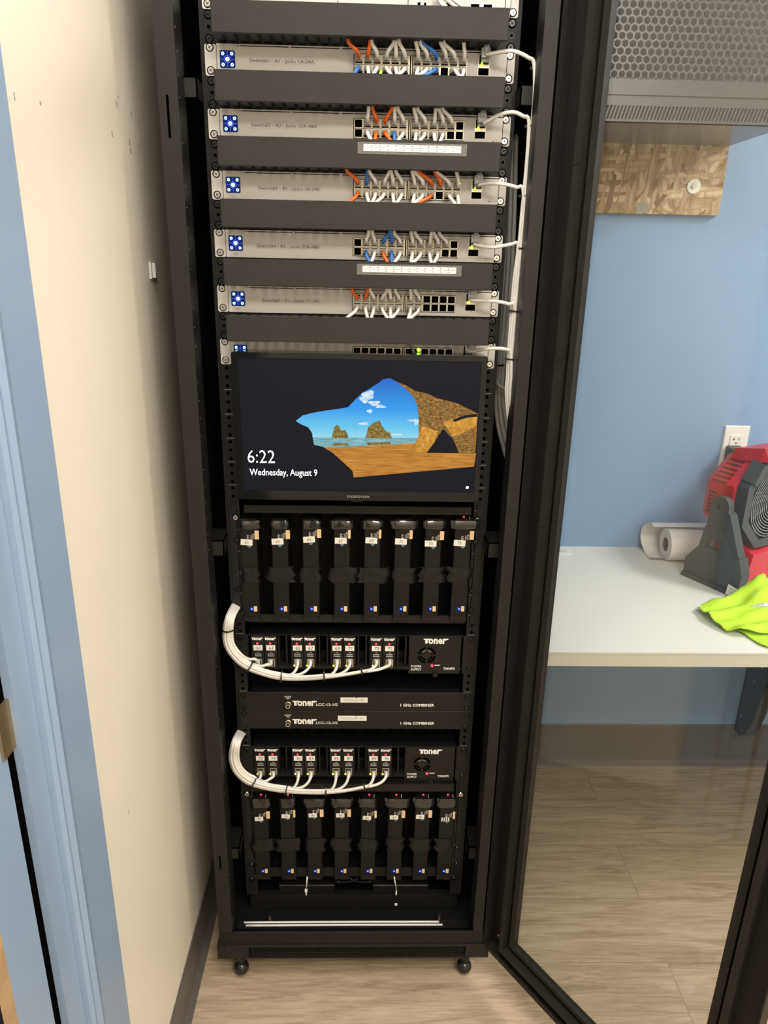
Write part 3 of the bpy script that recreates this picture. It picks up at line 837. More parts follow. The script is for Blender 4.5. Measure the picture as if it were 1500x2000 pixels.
def patch(k, port, col, xe, ye, top):
    z0 = U(2 * (k - 1)); x = port_x(port)
    if top: zc = z0 - 16.6; sg = 1
    else: zc = z0 - 30.4; sg = -1
    lab = '%s patch cable in %s row of Switch#%d, %s port from left' % (col, 'top' if top else 'bottom', k, ORD[port])
    t = thing('patch_cable', lab, 'cable', (x, FY - 8, zc), 'patch cables of the switches')
    b = MB()
    b.box(x - 5.6, x + 5.6, FY - 9, FY - 0.8, zc - 3.8 - (0.6 if top else 0), zc + 3.8 + (0 if top else 0.6), M['plug'])
    b.box(x - 4.2, x + 4.2, FY - 14, FY - 9, zc - 3.0, zc + 3.0, M['plug'])
    part(b, 'plug', t)
    b = MB()
    E = at(xe, ye, -34)
    zz = 1.0 * sg
    p0 = Vector((x, FY - 9, zc)); p1 = Vector((x, FY - 19, zc + 1.0 * sg))
    p2 = Vector((x + (E.x - x) * 0.22, FY - 25, zc + (E.z - zc) * 0.38))
    p3 = Vector((x + (E.x - x) * 0.80, -33, zc + (E.z - zc) * 0.80))
    d = (E - p3)
    p4 = E; p5 = E + Vector((d.x * 0.4, 0, 9 * sg)); 
    b.tube([p0, p1, p2, p3, p4, p5], 2.95, M[MATC[col]], n=9, sm=4)
    part(b, 'cord', t)
for k in TOP:
    ye, yp, lst = TOP[k]
    for port, col, xe in lst: patch(k, port, col, xe, ye, True)
for k in BOT:
    ye, lst = BOT[k]
    for port, col, xe in lst: patch(k, port, col, xe, ye, False)
b = MB(); b.tube([at(809, 690, FY - 6), at(806, 682, -20), at(803, 672, -30)], 2.9, M['grey_cable']); o = b.build('patch_cable')
tag(o, 'short grey patch cable just above the monitor, next to the green light', 'cable')

# ------------------------------------------------------------------ uplink cables, white trunk on the right
UP = [
 ([(949, 122), (949, 106), (960, 105), (980, 101.5), (998, 99.5), (1016, 104), (1032, 113), (1043, 124), (1047.5, 138)], 'Switch#1'),
 ([(944, 254), (944, 241), (955, 235), (975, 224.5), (1002, 219), (1022, 227), (1033, 238), (1038, 250)], 'Switch#2'),
 ([(935, 371), (934, 361), (948, 359), (965, 358), (989, 360.5), (1009, 366), (1022, 373), (1027, 385)], 'Switch#3'),
 ([(927, 487), (925, 477), (937, 480), (962, 483), (983, 480), (1000, 477), (1012, 479), (1018, 487)], 'Switch#4'),
 ([(918, 597), (917, 585), (930, 587), (955, 587.5), (978, 590), (994, 594), (1005, 600), (1008, 610)], 'Switch#5'),
 ([(912, 692), (913, 687), (930, 685), (950, 681.5), (975, 680.5), (990, 683), (998, 690), (1001, 702)], 'the switch behind the monitor'),
]
TRUNK = [(1047.5, 138), (1044, 185), (1039, 245), (1033, 320), (1026, 392), (1019, 470), (1012, 545), (1006, 615), (1001, 680), (999, 705), (998, 735), (996, 765), (998, 800), (1003, 840)]
TY = -46
for i, (pts, nm) in enumerate(UP):
    t = thing('uplink_cable', 'white uplink cable looping from %s into the vertical bundle' % nm, 'cable', at(pts[0][0], pts[0][1], FY - 8), 'white uplink cables on the right')
    P = []
    ys = [FY - 6, -24, -30, -38, -44, -46, -46, -46, -46]
    for j, (x, y) in enumerate(pts):
        P.append(at(x, y, ys[min(j, len(ys) - 1)] if j < len(pts) - 1 else TY))
    last = pts[-1][1]
    off = [0, -3.2, 3.2, -5.6, 5.0, 0][i]; oy = [0, 4, 5, 8, 9, -5][i]
    P = P[:-1]
    for (x, y) in TRUNK:
        if y > last + 12:
            q = at(x, y, TY); P.append(q + Vector((off * (0.9 if y > 250 else 0), oy, 0)))
    b = MB(); b.tube(P[1:], 2.9, M['white_cable'], n=9, sm=4); part(b, 'cord', t)
    b = MB()
    a = P[0]; z0 = U(2 * i)
    b.box(187, 198.5, FY - 11, FY - 0.8, z0 - 17.5, z0 - 8.5, M['plug'])
    b.box(186, 199, FY - 18, FY - 9, z0 - 13, z0 - 0.5, M['hood']); b.disc((192.5, FY - 16, z0 - 4), 5.2, (0, -0.7, 0.5), 9, M['hood'], r2=3.8)
    part(b, 'plug', t)
for (x, y, s) in ((1047, 136, 6), (1037, 249, 6.5), (1025.5, 385, 7), (1016, 487, 8.5), (1006.5, 609.5, 9.5), (998, 703, 10.5)):
    c = at(x, y, TY + 3)
    b = MB(); b.ring(c, s * 0.62, s * 0.62 + 1.3, (0.08, 0, 1), 2.6, M['bscrew'], n=18)
    b.box(c.x - s * 0.62 - 6, c.x - s * 0.62, c.y - 2, c.y + 2, c.z - 0.6, c.z + 3.2, M['bscrew'])
    o = b.build('cable_tie')
    tag(o, 'black cable tie on the vertical white bundle, %s from the top' % ORD[[136, 249, 385, 487, 609.5, 703].index(y)], 'cable tie', 'black cable ties on the white bundle')
# grey bundle behind
for i in range(5):
    d = i * 5.0
    pts = [(992 + i * 4.2, 262), (988 + i * 4.4, 400), (984 + i * 4.2, 520), (977 + i * 4.0, 620), (971 + i * 3.2, 712), (968 + i * 3.6, 770), (972 + i * 4.4, 828), (986 + i * 4.0, 885), (998 + i * 3, 930)]
    b = MB(); b.tube([at(x, y, 45 + (i % 2) * 7) for x, y in pts], 3.6, M['grey_cable'], n=9, sm=4)
    o = b.build('grey_cable'); tag(o, 'grey cable in the bundle behind the white uplinks, %s from the left' % ORD[i], 'cable', 'grey cables behind the white bundle')
b = MB(); b.tube([at(967, 735, 38), at(973, 750, 34), at(984, 758, 32), (at(996, 760, 32)), at(1006, 756, 36)], 3.0, M['grey_cable'])
o = b.build('grey_cable'); tag(o, 'thin grey cable curving sideways beside the monitor', 'cable')
c = at(972, 714, 45); b = MB(); b.ring(c, 10.5, 12, (0, 0, 1), 3, M['bscrew'], n=18); o = b.build('cable_tie'); tag(o, 'black cable tie around the grey bundle beside the monitor', 'cable tie')

# ------------------------------------------------------------------ monitor
mon = thing('monitor', 'black framed monitor showing a beach seen through a cave opening', 'monitor', (0, -40, -722))
MX0, MX1, MZ0, MZ1 = -213.5, 219.5, -720.5, -460.5
SX0, SX1, SZ0, SZ1 = -201.5, 210.0, -702.5, -469.5
b = MB()
b.rr(MX0, MX1, MZ0, MZ1, -58, -22, 4, M['gloss'])
b.box(MX0 + 3, SX0, -60, -58, MZ0 + 2, MZ1 - 2, M['gloss']); b.box(SX1, MX1 - 3, -60, -58, MZ0 + 2, MZ1 - 2, M['gloss'])
b.box(SX0, SX1, -60, -58, SZ1, MZ1 - 2, M['gloss']); b.box(SX0, SX1, -60, -58, MZ0 + 2, SZ0, M['gloss'])
b.box(-120, 120, -22, -4, -660, -520, M['black'])
b.text('INSIGNIA', (3, -60.1, -714.2), 4.6, M['greyink'], width=40, bold=0.0)
b.box(-9, 9, -56, -44, -723.5, -720.5, M['black'])
part(b, 'bezel', mon, 'glossy black bezel with grey lettering')
def S(cx, cy, d=0): 
    p = at(430 + cx / 2.727, 670 + cy / 2.727, -58.6)
    return Vector((min(max(p.x, SX0), SX1), -58.6 - d, p.z))
def wz(cy): return W(S(800, cy))[2]
M['scr_sky'] = scr_grad('screen_sky', wz(505), wz(190), [(0.0, (0.30, 0.72, 0.86)), (0.18, (0.14, 0.58, 0.88)), (0.5, (0.03, 0.33, 0.86)), (1.0, (0.01, 0.14, 0.62))])
M['scr_sea'] = scr('screen_sea', (0.03, 0.22, 0.28), (0.30, 0.58, 0.62), 25, (0.75, 0.85, 0.86), (3, 1, 60))
M['scr_sand'] = scr('screen_sand', (0.36, 0.13, 0.015), (0.62, 0.27, 0.04), 14, (0.72, 0.36, 0.07), (2, 1, 30))
M['scr_rock'] = scr('screen_golden_rock', (0.04, 0.02, 0.008), (0.42, 0.21, 0.04), 170, (0.95, 0.62, 0.18), (1, 1, 1.6))
M['scr_rock2'] = scr('screen_sunlit_rock', (0.40, 0.17, 0.02), (0.75, 0.36, 0.05), 150, (0.9, 0.6, 0.2))
M['scr_stack'] = scr('screen_sea_stack', (0.05, 0.045, 0.01), (0.35, 0.24, 0.06), 220, (0.72, 0.48, 0.16))
M['scr_cloud'] = scr('screen_cloud', (0.30, 0.62, 0.90), (0.80, 0.90, 0.96), 120, (0.95, 0.97, 1.0))
b = MB()
b.box(SX0, SX1, -58.5, -58.0, SZ0, SZ1, M['scr_dark'])
def poly(pts, mat, d): b.add([S(x, y, d) for x, y in pts], [tuple(range(len(pts)))], mat)
poly([(402, 415), (440, 385), (500, 370), (560, 360), (620, 352), (680, 342), (720, 300), (760, 262), (800, 240), (840, 215), (870, 192), (905, 187), (940, 205), (985, 240), (1040, 255), (1075, 330), (1075, 400), (1075, 505), (493, 505), (490, 480), (470, 450), (430, 432)], M['scr_sky'], 0.05)
poly([(493, 503), (1060, 505), (1060, 540), (560, 556), (500, 542)], M['scr_sea'], 0.1)
poly([(548, 553), (700, 552), (1045, 533), (1100, 585), (1372, 588), (1352, 658), (1000, 690), (712, 716), (704, 680), (650, 630), (600, 585)], M['scr_sand'], 0.15)
poly([(592, 506), (603, 470), (605, 450), (620, 435), (635, 445), (648, 468), (666, 462), (682, 492), (680, 508)], M['scr_stack'], 0.2)
poly([(772, 508), (782, 480), (787, 450), (815, 425), (848, 412), (862, 440), (880, 466), (905, 478), (915, 508)], M['scr_stack'], 0.2)
poly([(600, 534), (680, 532), (678, 546), (602, 547)], M['scr_stack'], 0.18)
poly([(780, 530), (908, 526), (905, 540), (785, 544)], M['scr_stack'], 0.18)
for cx, cy, rx, ry in ((790, 275, 32, 22), (770, 300, 26, 18), (820, 320, 30, 14), (855, 338, 26, 9), (796, 362, 14, 10), (765, 430, 26, 8), (1015, 412, 16, 6), (1045, 420, 14, 16), (935, 487, 40, 5)):
    pts = []
    for q in range(16):
        a = 2 * math.pi * q / 16; k = 1 + 0.22 * math.sin(3 * a + cx)
        pts.append((cx + rx * k * math.cos(a), cy + ry * k * math.sin(a)))
    poly(pts, M['scr_cloud'], 0.12)
poly([(935, 205), (985, 222), (1040, 255), (1100, 268), (1160, 295), (1260, 320), (1372, 375), (1366, 480), (1358, 592), (1270, 585), (1170, 580), (1100, 585), (1035, 583), (1034, 545), (1058, 490), (1057, 400), (1050, 330), (1028, 285), (985, 240)], M['scr_rock'], 0.25)
poly([(1075, 440), (1160, 470), (1140, 530), (1098, 583), (1038, 582), (1040, 540)], M['scr_rock2'], 0.3)
poly([(1185, 420), (1250, 400), (1368, 372), (1366, 440), (1290, 480), (1240, 500)], M['scr_rock2'], 0.3)
poly([(1188, 455), (1240, 512), (1272, 584), (1170, 582), (1100, 585), (1140, 530)], M['scr_dark'], 0.35)
poly([(1235, 410), (1300, 385), (1370, 375), (1368, 392), (1300, 400), (1250, 420)], M['scr_dark'], 0.36)
p = S(220, 638, 0.4); b.text('6:22', (p.x, p.y, p.z), 24, M['white_led'], width=S(297, 0).x - S(145, 0).x, bold=-0.012, thick=0.1)
p = S(338, 705, 0.4); b.text('Wednesday, August 9', (p.x, p.y, p.z), 12.2, M['white_led'], width=S(528, 0).x - S(147, 0).x, thick=0.1)
p = S(1316, 769, 0.4); b.disc(p, 2.6, (0, -1, 0), 0.1, M['white_led'], n=14)
part(b, 'screen', mon, 'lit screen with a cave and beach picture, time and date')

# ------------------------------------------------------------------ encoder racks
def bracket(y_top, y_bot, px, lab, u0, u1):
    t = thing('encoder_shelf', lab, 'rack shelf', (0, 0, U(u1)), 'black shelves holding the upright encoders')
    a = at(px[0], y_top[0], -16); c = at(px[1], y_top[1], -16)
    b = MB(); b.box(a.x, c.x, -16, -13, c.z, a.z, M['panel']); b.box(a.x, c.x, -13, 60, a.z - 2, a.z, M['inner']); part(b, 'top_bar', t)
    a2 = at(px[0], y_bot[0], 2); c2 = at(px[1], y_bot[1], 2)
    b = MB(); b.box(-214, 218, 2, 5, c2.z, a2.z, M['panel']); b.box(-214, 218, 5, 70, c2.z, c2.z + 2, M['inner']); part(b, 'bottom_bar', t)
    b = MB()
    for sx in (-1, 1):
        b.box(sx * 228, sx * 241, -2.4, -0.4, c2.z, a.z, M['rail']); b.box(sx * 227, sx * 229, 0, 70, c2.z, a.z, M['inner'])
    b.box(-220, 220, 70, 73, c2.z, a.z, M['inner'])
    part(b, 'side_plates', t)
    return t
t = bracket((986, 1006), (1200, 1218), (476, 920), 'upper black shelf with eight upright encoders below the monitor', 16, 21)
for (x, y) in ((460, 1011), (932, 1016)): p = at(x, y, -3); screw(t, p.x, p.z, y=-2.6, r=5.6)
for (x, y) in ((462, 1055), (465, 1152), (467, 1191), (929, 1058), (923, 1154), (920, 1192)): p = at(x, y, -3); screw(t, p.x, p.z, y=-2.6, r=5.0, mat='bscrew')
t = bracket((1532, 1546), (1696, 1711), (490, 886), 'lower black shelf with eight upright encoders near the rack floor', 31, 36)
for (x, y) in ((482, 1551), (900, 1552)): p = at(x, y, -3); screw(t, p.x, p.z, y=-2.6, r=5.6)
for (x, y) in ((491, 1690), (492, 1718), (893, 1657), (892, 1688), (887, 1716)): p = at(x, y, -3); screw(t, p.x, p.z, y=-2.6, r=5.0, mat='bscrew')

EY = -10.0
def ztext(p): return p
def crumple(b, x0, x1, z0, z1, y, bulge, mat, seed, rough=2.0):
    """a torn strip of tape: small grid with a crumpled relief and uneven ends"""
    rnd = random.Random(seed); nx, nz = 10, 5
    L0 = [rnd.uniform(-rough, rough) for _ in range(nz + 1)]; R0 = [rnd.uniform(-rough, rough) for _ in range(nz + 1)]
    vs = []
    for j in range(nz + 1):
        for i in range(nx + 1):
            fx = i / nx; fz = j / nz
            x = x0 + L0[j] + (x1 + R0[j] - x0 - L0[j]) * fx
            z = z0 + (z1 - z0) * fz + math.sin(fx * 7 + seed) * rough * 0.3
            e = min(fx, 1 - fx) * 2
            yy = y - bulge * (0.25 + 0.75 * math.sin(math.pi * fz) ** 0.6) * (0.7 + 0.3 * math.sin(fx * 5 + seed)) - rnd.uniform(0, 0.7) * (rough / 2)
            if e < 0.22: yy += (0.22 - e) * 26
            vs.append((x, yy, z))
    fs = []
    for j in range(nz):
        for i in range(nx):
            a = j * (nx + 1) + i
            fs.append((a, a + 1, a + nx + 2, a + nx + 1))
    b.add(vs, fs, mat, True)
    b.add([(x, yv + 0.6, z) for x, yv, z in vs], [tuple(reversed(f)) for f in fs], mat, True)
def encoder(num, xl, xr, ym, rows, seed, upper, opt):
    """rows: px y of top, tape1 (2), label, tan (2), tape2 (2), blue, bottom"""
    x0 = at(xl, ym, EY).x; x1 = at(xr, ym, EY).x
    Z = lambda y: at((xl + xr) / 2 + (750 - (xl + xr) / 2) * 0.0, y, EY).z
    zt, zb = Z(rows['top']), Z(rows['bot'])
    where = 'upper' if upper else 'lower'
    if num: lab = 'upright black encoder with white label %s on the %s shelf' % (num, where)
    else: lab = 'upright black encoder with a striped white label, rightmost on the lower shelf'
    t = thing('encoder', lab, 'encoder', ((x0 + x1) / 2, EY, zb), 'upright encoders on the %s shelf' % where)
    b = MB(); b.box(x0, x1, EY, 55, zb, zt, M['enc'], ch=0.9)
    b.box(x0 + 0.2, x1 - 0.2, EY - 1.0, EY, zb, Z(rows['bot'] - 8), M['panel'])
    cx = (x0 + x1) / 2; w = x1 - x0
    # ribs and tiny marks at the top
    for q in range(6): b.box(x0 + 3 + q * 4.4, x0 + 5 + q * 4.4, EY + 3, EY + 24, zt, zt + 0.8, M['rail'])
    b.box(x0 + 1, x1 - 1, EY + 2, EY + 30, zt, zt + 0.3, M['encdk'])
    b.box(cx + w * 0.22, cx + w * 0.36, EY - 0.5, EY, zt - 60, zt - 56, M['panel'])
    part(b, 'body', t)
    if opt.get('led'):
        b = MB(); b.disc((cx + 1, EY + 12, zt + 0.8), 2.0, (0, 0, 1), 1.8, M['red_led'], n=10); b.box(x1 - 5, x1 - 4, EY + 4, EY + 14, zt, zt + 1.6, M['print']); part(b, 'power_light', t, 'small red light')
    tx = opt.get('t1', (-3, 4)); b = MB()
    crumple(b, x0 + tx[0], x1 + tx[1], Z(rows['t1'][1]), Z(rows['t1'][0]), EY - 0.6, 4.0, M['tape'], seed, 1.6); part(b, 'tape_strip', t, 'glossy black tape strip')
    tx = opt.get('t2', (-5, 5)); b = MB()
    crumple(b, x0 + tx[0], x1 + tx[1], Z(rows['t2'][1]), Z(rows['t2'][0]), EY - 0.6, 0.8, M['tape2'], seed + 50, 4.2); part(b, 'tape_strip', t, 'crumpled black tape strip')
    zl = Z(rows['lab'] + opt.get('dl', 0)); lx = cx + opt.get('lx', -3.5) ; a = math.radians(opt.get('rot', 0))
    hw, hh = (11.2, 6.0) if upper else (9.2, 5.2)
    R = Vector((math.cos(a), 0, math.sin(a))); Uv = Vector((-math.sin(a), 0, math.cos(a)))
    O = Vector((lx, EY - 1.0, zl))
    # print beside the label
    b = MB()
    b.text('ITY', (cx + 1.4, EY - 0.3, zl + hh + 4.5), 4.6, M['print'], right=(0, 0, 1), up=(-1, 0, 0), bold=0.01)
    for q in range(4): b.box(cx + 4 + q * 1.8, cx + 5 + q * 1.8, EY - 0.25, EY, zl + hh + 0.5, zl + hh + 9, M['greyink'])
    b.prism([(cx + 8, EY, zl + hh + 12), (cx + 12, EY, zl + hh + 9), (cx + 9, EY, zl + hh + 9.5)], (0, -0.4, 0), M['print'])
    part(b, 'printed_marks', t)
    b = MB(); b.disc((cx + 0.5, EY - 0.1, zl - hh - 1.5), 3.6, (0, -1, 0), 0.3, M['dot'], n=18); part(b, 'round_sticker', t, 'blue grey round sticker')
    b = MB()
    if num:
        b.prism([O - R * hw - Uv * hh, O + R * hw - Uv * hh, O + R * hw + Uv * hh, O - R * hw + Uv * hh], (0, 0.5, 0), M['label'])
        b.text(num, O - Uv * hh * 0.48 + Vector((0, -0.1, 0)), hh * 1.0, M['ink'], right=R, up=Uv)
    else:
        for q in range(4):
            c = O + R * (-7.5 + q * 5)
            b.prism([c - R * 1.4 - Uv * hh, c + R * 1.4 - Uv * hh, c + R * 1.4 + Uv * hh, c - R * 1.4 + Uv * hh], (0, 0.5, 0), M['label'])
    part(b, 'number_label', t, 'white number label')
    b = MB(); tw = opt.get('tw', 8.0)
    zz0, zz1 = Z(rows['tan'][1] + opt.get('dl', 0) * 0.5), Z(rows['tan'][0] + opt.get('dl', 0) * 0.5)
    b.rr(x1 - 3.5, x1 - 3.5 + tw, zz0, zz1, EY - 1.6, EY - 0.8, 1.3, M['tan']); part(b, 'side_sticker', t, 'tan folded sticker')
    b = MB(); zbb = Z(rows['blue']); bx = cx + opt.get('bx', 0)
    b.box(bx - 4.5, bx + 4.2, EY - 0.5, EY, zbb - 5.0, zbb + 5.0, M['disp_bg'])
    b.ring((bx + 0.2, EY - 0.6, zbb), 1.0, 2.4, (0, -1, 0), 0.3, M['blue_led'], n=14)
    b.disc((bx + 0.2, EY - 0.6, zbb), 0.8, (0, -1, 0), 0.3, M['disp_ice'], n=8)
    b.box(bx + 4.4, bx + 10.6, EY - 0.9, EY, zbb - 5.4, zbb + 5.6, M['tan'])
    part(b, 'status_window', t, 'small blue lit window beside a tan square')
RU = dict(top=1015, t1=(1017, 1033), lab=1057.5, tan=(1035, 1052), t2=(1108, 1138), blue=1189, bot=1213)
RL = dict(top=1561, t1=(1560, 1577), lab=1597, tan=(1583, 1597), t2=(1638, 1662), blue=1701, bot=1717)
upx = [(475.5, 506.2), (534.3, 565), (593, 624), (652.4, 682.8), (710.5, 740.8), (768.5, 799), (826, 856.5), (881.5, 913)]
uopt = [dict(rot=-4, dl=1.5, t1=(-1, 7), t2=(0, 0), lx=-4), dict(rot=2, t1=(-1, 2), t2=(-12, 10), lx=-4), dict(rot=4, dl=-4, t1=(0, 4), t2=(-9, 2), lx=-3),
        dict(rot=0, dl=-1.5, t1=(-6, 6), t2=(-10, 12), lx=-2, tw=5), dict(rot=-3, dl=-2, t1=(-6, 4), t2=(-12, 16), lx=-2, tw=5), dict(rot=-2, t1=(-9, 12), t2=(-4, 12), lx=-4, tw=6), dict(rot=-1, dl=4, t1=(-5, 8), t2=(-8, 9), lx=-5), dict(rot=-3, dl=3, t1=(-8, 16), t2=(-10, 4), lx=-6, led=1)]
for i, (a, c) in enumerate(upx): encoder(str(61 + 2 * i), a, c, 1170, RU, i + 1, True, uopt[i])
lpx = [(499, 527), (550, 578), (601, 629), (653.5, 681), (704.5, 732.5), (756, 784), (807, 835), (854, 881.5)]
lopt = [dict(rot=3, dl=2, t1=(-5, 6), t2=(-9, 14), led=1), dict(rot=-3, dl=-3, t1=(1, 1), t2=(-13, 8), led=1, tw=5), dict(rot=3, dl=-5, t1=(-8, 8), t2=(-5, 9), lx=-3), dict(rot=1, dl=-5, t1=(-8, 8), t2=(-7, 4), lx=-3),
        dict(rot=-3, dl=0, t1=(-8, 1), t2=(-5, 4), led=1, tw=5), dict(rot=0, dl=-1, t1=(-8, 13), t2=(-3, 5), led=1), dict(rot=-1, dl=-2, t1=(-5, 7), t2=(-9, 6), led=1, lx=-5), dict(rot=0, dl=3, t1=(-7, 6), t2=(-9, 0), led=1, tw=5)]
for i, (a, c) in enumerate(lpx): encoder(str(77 + 2 * i) if i < 7 else None, a, c, 1685, RL, i + 21, False, lopt[i])

# ------------------------------------------------------------------ modulator chassis
def logo(b, cx, y, z, w, h, mat):
    """heavy lower-case lettering with an overhanging T bar"""
    vs, fs = text_mesh('oner', 0.05)
    ym = max(v[1] for v in vs); y0 = min(v[1] for v in vs)
    b.text('oner', (cx - w * 0.33, y, z), h / ym, mat, align='LEFT', width=w * 0.80, bold=0.05)
    b.box(cx - w * 0.54, cx - w * 0.24, y - 0.2, y, z + h * 0.76, z + h, mat)
    b.box(cx - w * 0.47, cx - w * 0.36, y - 0.2, y, z, z + h * 0.78, mat)
    b.box(cx + w * 0.30, cx + w * 0.54, y - 0.2, y, z + h * 0.76, z + h, mat)
PY = -4.0
def chassis(u, which, mods, psu, ypx):
    z1 = U(u) - 0.6; z0 = U(u + 2) + 0.6
    t = thing('modulator_chassis', 'black %s chassis frame holding eight small modulators and a power supply' % which, 'rack chassis', (0, 0, z0), 'modulator chassis frames')
    b = MB()
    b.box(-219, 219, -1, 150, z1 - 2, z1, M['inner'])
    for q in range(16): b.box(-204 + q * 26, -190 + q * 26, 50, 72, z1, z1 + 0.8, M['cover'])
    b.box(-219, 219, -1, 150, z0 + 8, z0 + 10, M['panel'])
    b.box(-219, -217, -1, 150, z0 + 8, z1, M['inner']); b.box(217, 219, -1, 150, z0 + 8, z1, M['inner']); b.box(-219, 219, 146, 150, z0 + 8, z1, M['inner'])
    b.box(-219, 219, -3, -1, z1 - 1.4, z1, M['rail'])
    part(b, 'frame', t)
    for x in (at(553, ypx, 5).x, at(632, ypx, 5).x, at(708, ypx, 5).x, at(785, ypx, 5).x):
        b = MB(); b.box(x - 10, x - 7, 4, 60, z0 + 12, z1 - 6, M['rail']); b.box(x + 6, x + 9, 4, 60, z0 + 12, z1 - 6, M['rail'])
        b.box(x - 18, x + 18, 30, 34, z0 + 14, z0 + 34, M['rail']); b.box(x - 17, x + 17, -1, 6, z0 + 9, z0 + 15, M['rail'])
        part(b, 'card_guide', t)
    for sx in (-1, 1):
        b = MB(); b.box(sx * 218, sx * 241.3, -2.4, -0.4, z0, z1, M['panel']); part(b, 'mounting_ear', t)
        for dz in (-9, -76): screw(t, sx * 232.5, z1 + dz, y=-2.6, mat='bscrew', r=5.0)
    for num, xa, xc in mods:
        x0 = at(xa, ypx, PY).x; x1 = at(xc, ypx, PY).x; cx = (x0 + x1) / 2
        mo = thing('modulator', 'small black modulator module with white label %s in the %s chassis' % (num, which), 'modulator', (cx, PY, z0 + 10), 'modulator modules in the %s chassis' % which)
        b = MB(); b.box(x0 + 0.5, x1 - 0.5, PY, 120, z0 + 11, z1 - 3, M['panel'], ch=0.6)
        logo(b, cx, PY - 0.2, z1 - 11.5, 21.5, 5.2, M['print'])
        zt = z1 - 42.0
        b.text('HD', (cx + 1, PY - 0.1, zt + 1.6), 2.0, M['print']); b.text('Encoder', (cx + 1, PY - 0.1, zt - 2.4), 2.6, M['print'], width=12.5, bold=0.02); b.text('Modulator', (cx + 1, PY - 0.1, zt - 6.6), 2.6, M['print'], width=13.5, bold=0.02)
        part(b, 'body', mo)
        b = MB(); b.disc((cx - 0.3, PY, z1 - 19.0), 2.1, (0, -1, 0), 1.6, M['red_led'], n=12); part(b, 'power_light', mo, 'red light')
        b = MB(); b.box(cx - 8.5, cx + 9.5, PY - 0.5, PY, z1 - 35.0, z1 - 23.5, M['label']); b.text(num, (cx + 1.5, PY - 0.6, z1 - 32.8), 7.2, M['ink']); part(b, 'number_label', mo, 'white number label')
        b = MB(); zc = z1 - 63.5
        b.box(cx - 6.6, cx + 8.0, PY - 1.0, PY, zc - 8.5, zc + 9, M['portmetal']); b.box(cx - 5.0, cx + 6.2, PY - 1.4, PY, zc - 7, zc + 7.2, M['encdk'])
        b.disc((cx - 6, PY - 1.4, zc - 5), 2.2, (0, -1, 0), 1.2, M['yellow_led'], n=10)
        part(b, 'network_port', mo)
    x0 = at(psu[0], ypx, PY).x; x1 = at(psu[1], ypx, PY).x
    ps = thing('power_supply', 'black power supply module with round fan grille, right end of the %s chassis' % which, 'power supply', ((x0 + x1) / 2, PY, z0), 'power supply modules')
    W_ = x1 - x0
    b = MB(); b.rr(x0, x1, z0 + 1, z1 - 0.5, PY, 120, 2.5, M['panel'])
    logo(b, x0 + W_ * 0.51, PY - 0.2, z1 - 17, 46, 11.0, M['print'])
    b.text('POWER', (x0 + W_ * 0.15, PY - 0.1, z0 + 15.5), 5.2, M['print'], width=21, bold=0.02); b.text('SUPPLY', (x0 + W_ * 0.15, PY - 0.1, z0 + 8.3), 5.2, M['print'], width=21, bold=0.02)
    b.text('TMMPS', (x0 + W_ * 0.79, PY - 0.1, z0 + 10), 5.6, M['print'], width=24, bold=0.025)
    b.box(x0 + W_ * 0.505, x0 + W_ * 0.61, PY - 0.2, PY, z0 + 19.5, z0 + 21.5, M['print'])
    part(b, 'housing', ps)
    b = MB(); fc = (x0 + W_ * 0.345, PY, z1 - 44)
    for r0, r1 in ((5.5, 12.5), (14.5, 18.5)):
        for q in range(4): b.ring(fc, r0 + (4.0 if r0 < 6 else 0), r1, (0, -1, 0), 0.4, M['hole'], n=8, a0=q * 90 + 8, a1=q * 90 + 82, u=(1, 0, 0))
    for q in (0, 1): b.ring((fc[0], fc[1] - 0.4, fc[2]), 10.6, 11.6, (0, -1, 0), 0.3, M['screw'], n=8, a0=(35 if q else 98), a1=(82 if q else 145), u=(1, 0, 0))  # bright arcs are painted highlights on the upper grille rim
    for dx in (-16.5, 16.5):
        for dz in (-16, 16): b.ring((fc[0] + dx, PY, fc[2] + dz), 1.6, 3.2, (0, -1, 0), 0.8, M['rail'], n=12)
    part(b, 'fan_grille', ps)
    b = MB(); b.disc((x0 + W_ * 0.455, PY, z0 + 20), 2.8, (0, -1, 0), 2, M['red_led'], n=14); part(b, 'power_light', ps, 'red light')
    b = MB(); b.disc((x0 + W_ * 0.52, PY, z0 + 1.5), 5.4, (0, -1, 0), 7, M['panel'], n=20); part(b, 'thumb_screw', ps)
    return z0, z1
MODU = [(491, 516), (516, 541), (568, 593), (593, 618), (645, 670), (670, 695), (721.5, 747.5), (747.5, 773)]
MODL = [(496, 520.5), (521, 545), (570, 594), (594, 619), (643.5, 668), (668, 692.5), (717, 741), (741, 765.5)]
chassis(23, 'upper', [(str(61 + 2 * i), *MODU[i]) for i in range(8)], (799, 900), 1270)
chassis(29, 'lower', [(str(77 + 2 * i), *MODL[i]) for i in range(8)], (791, 887), 1490)

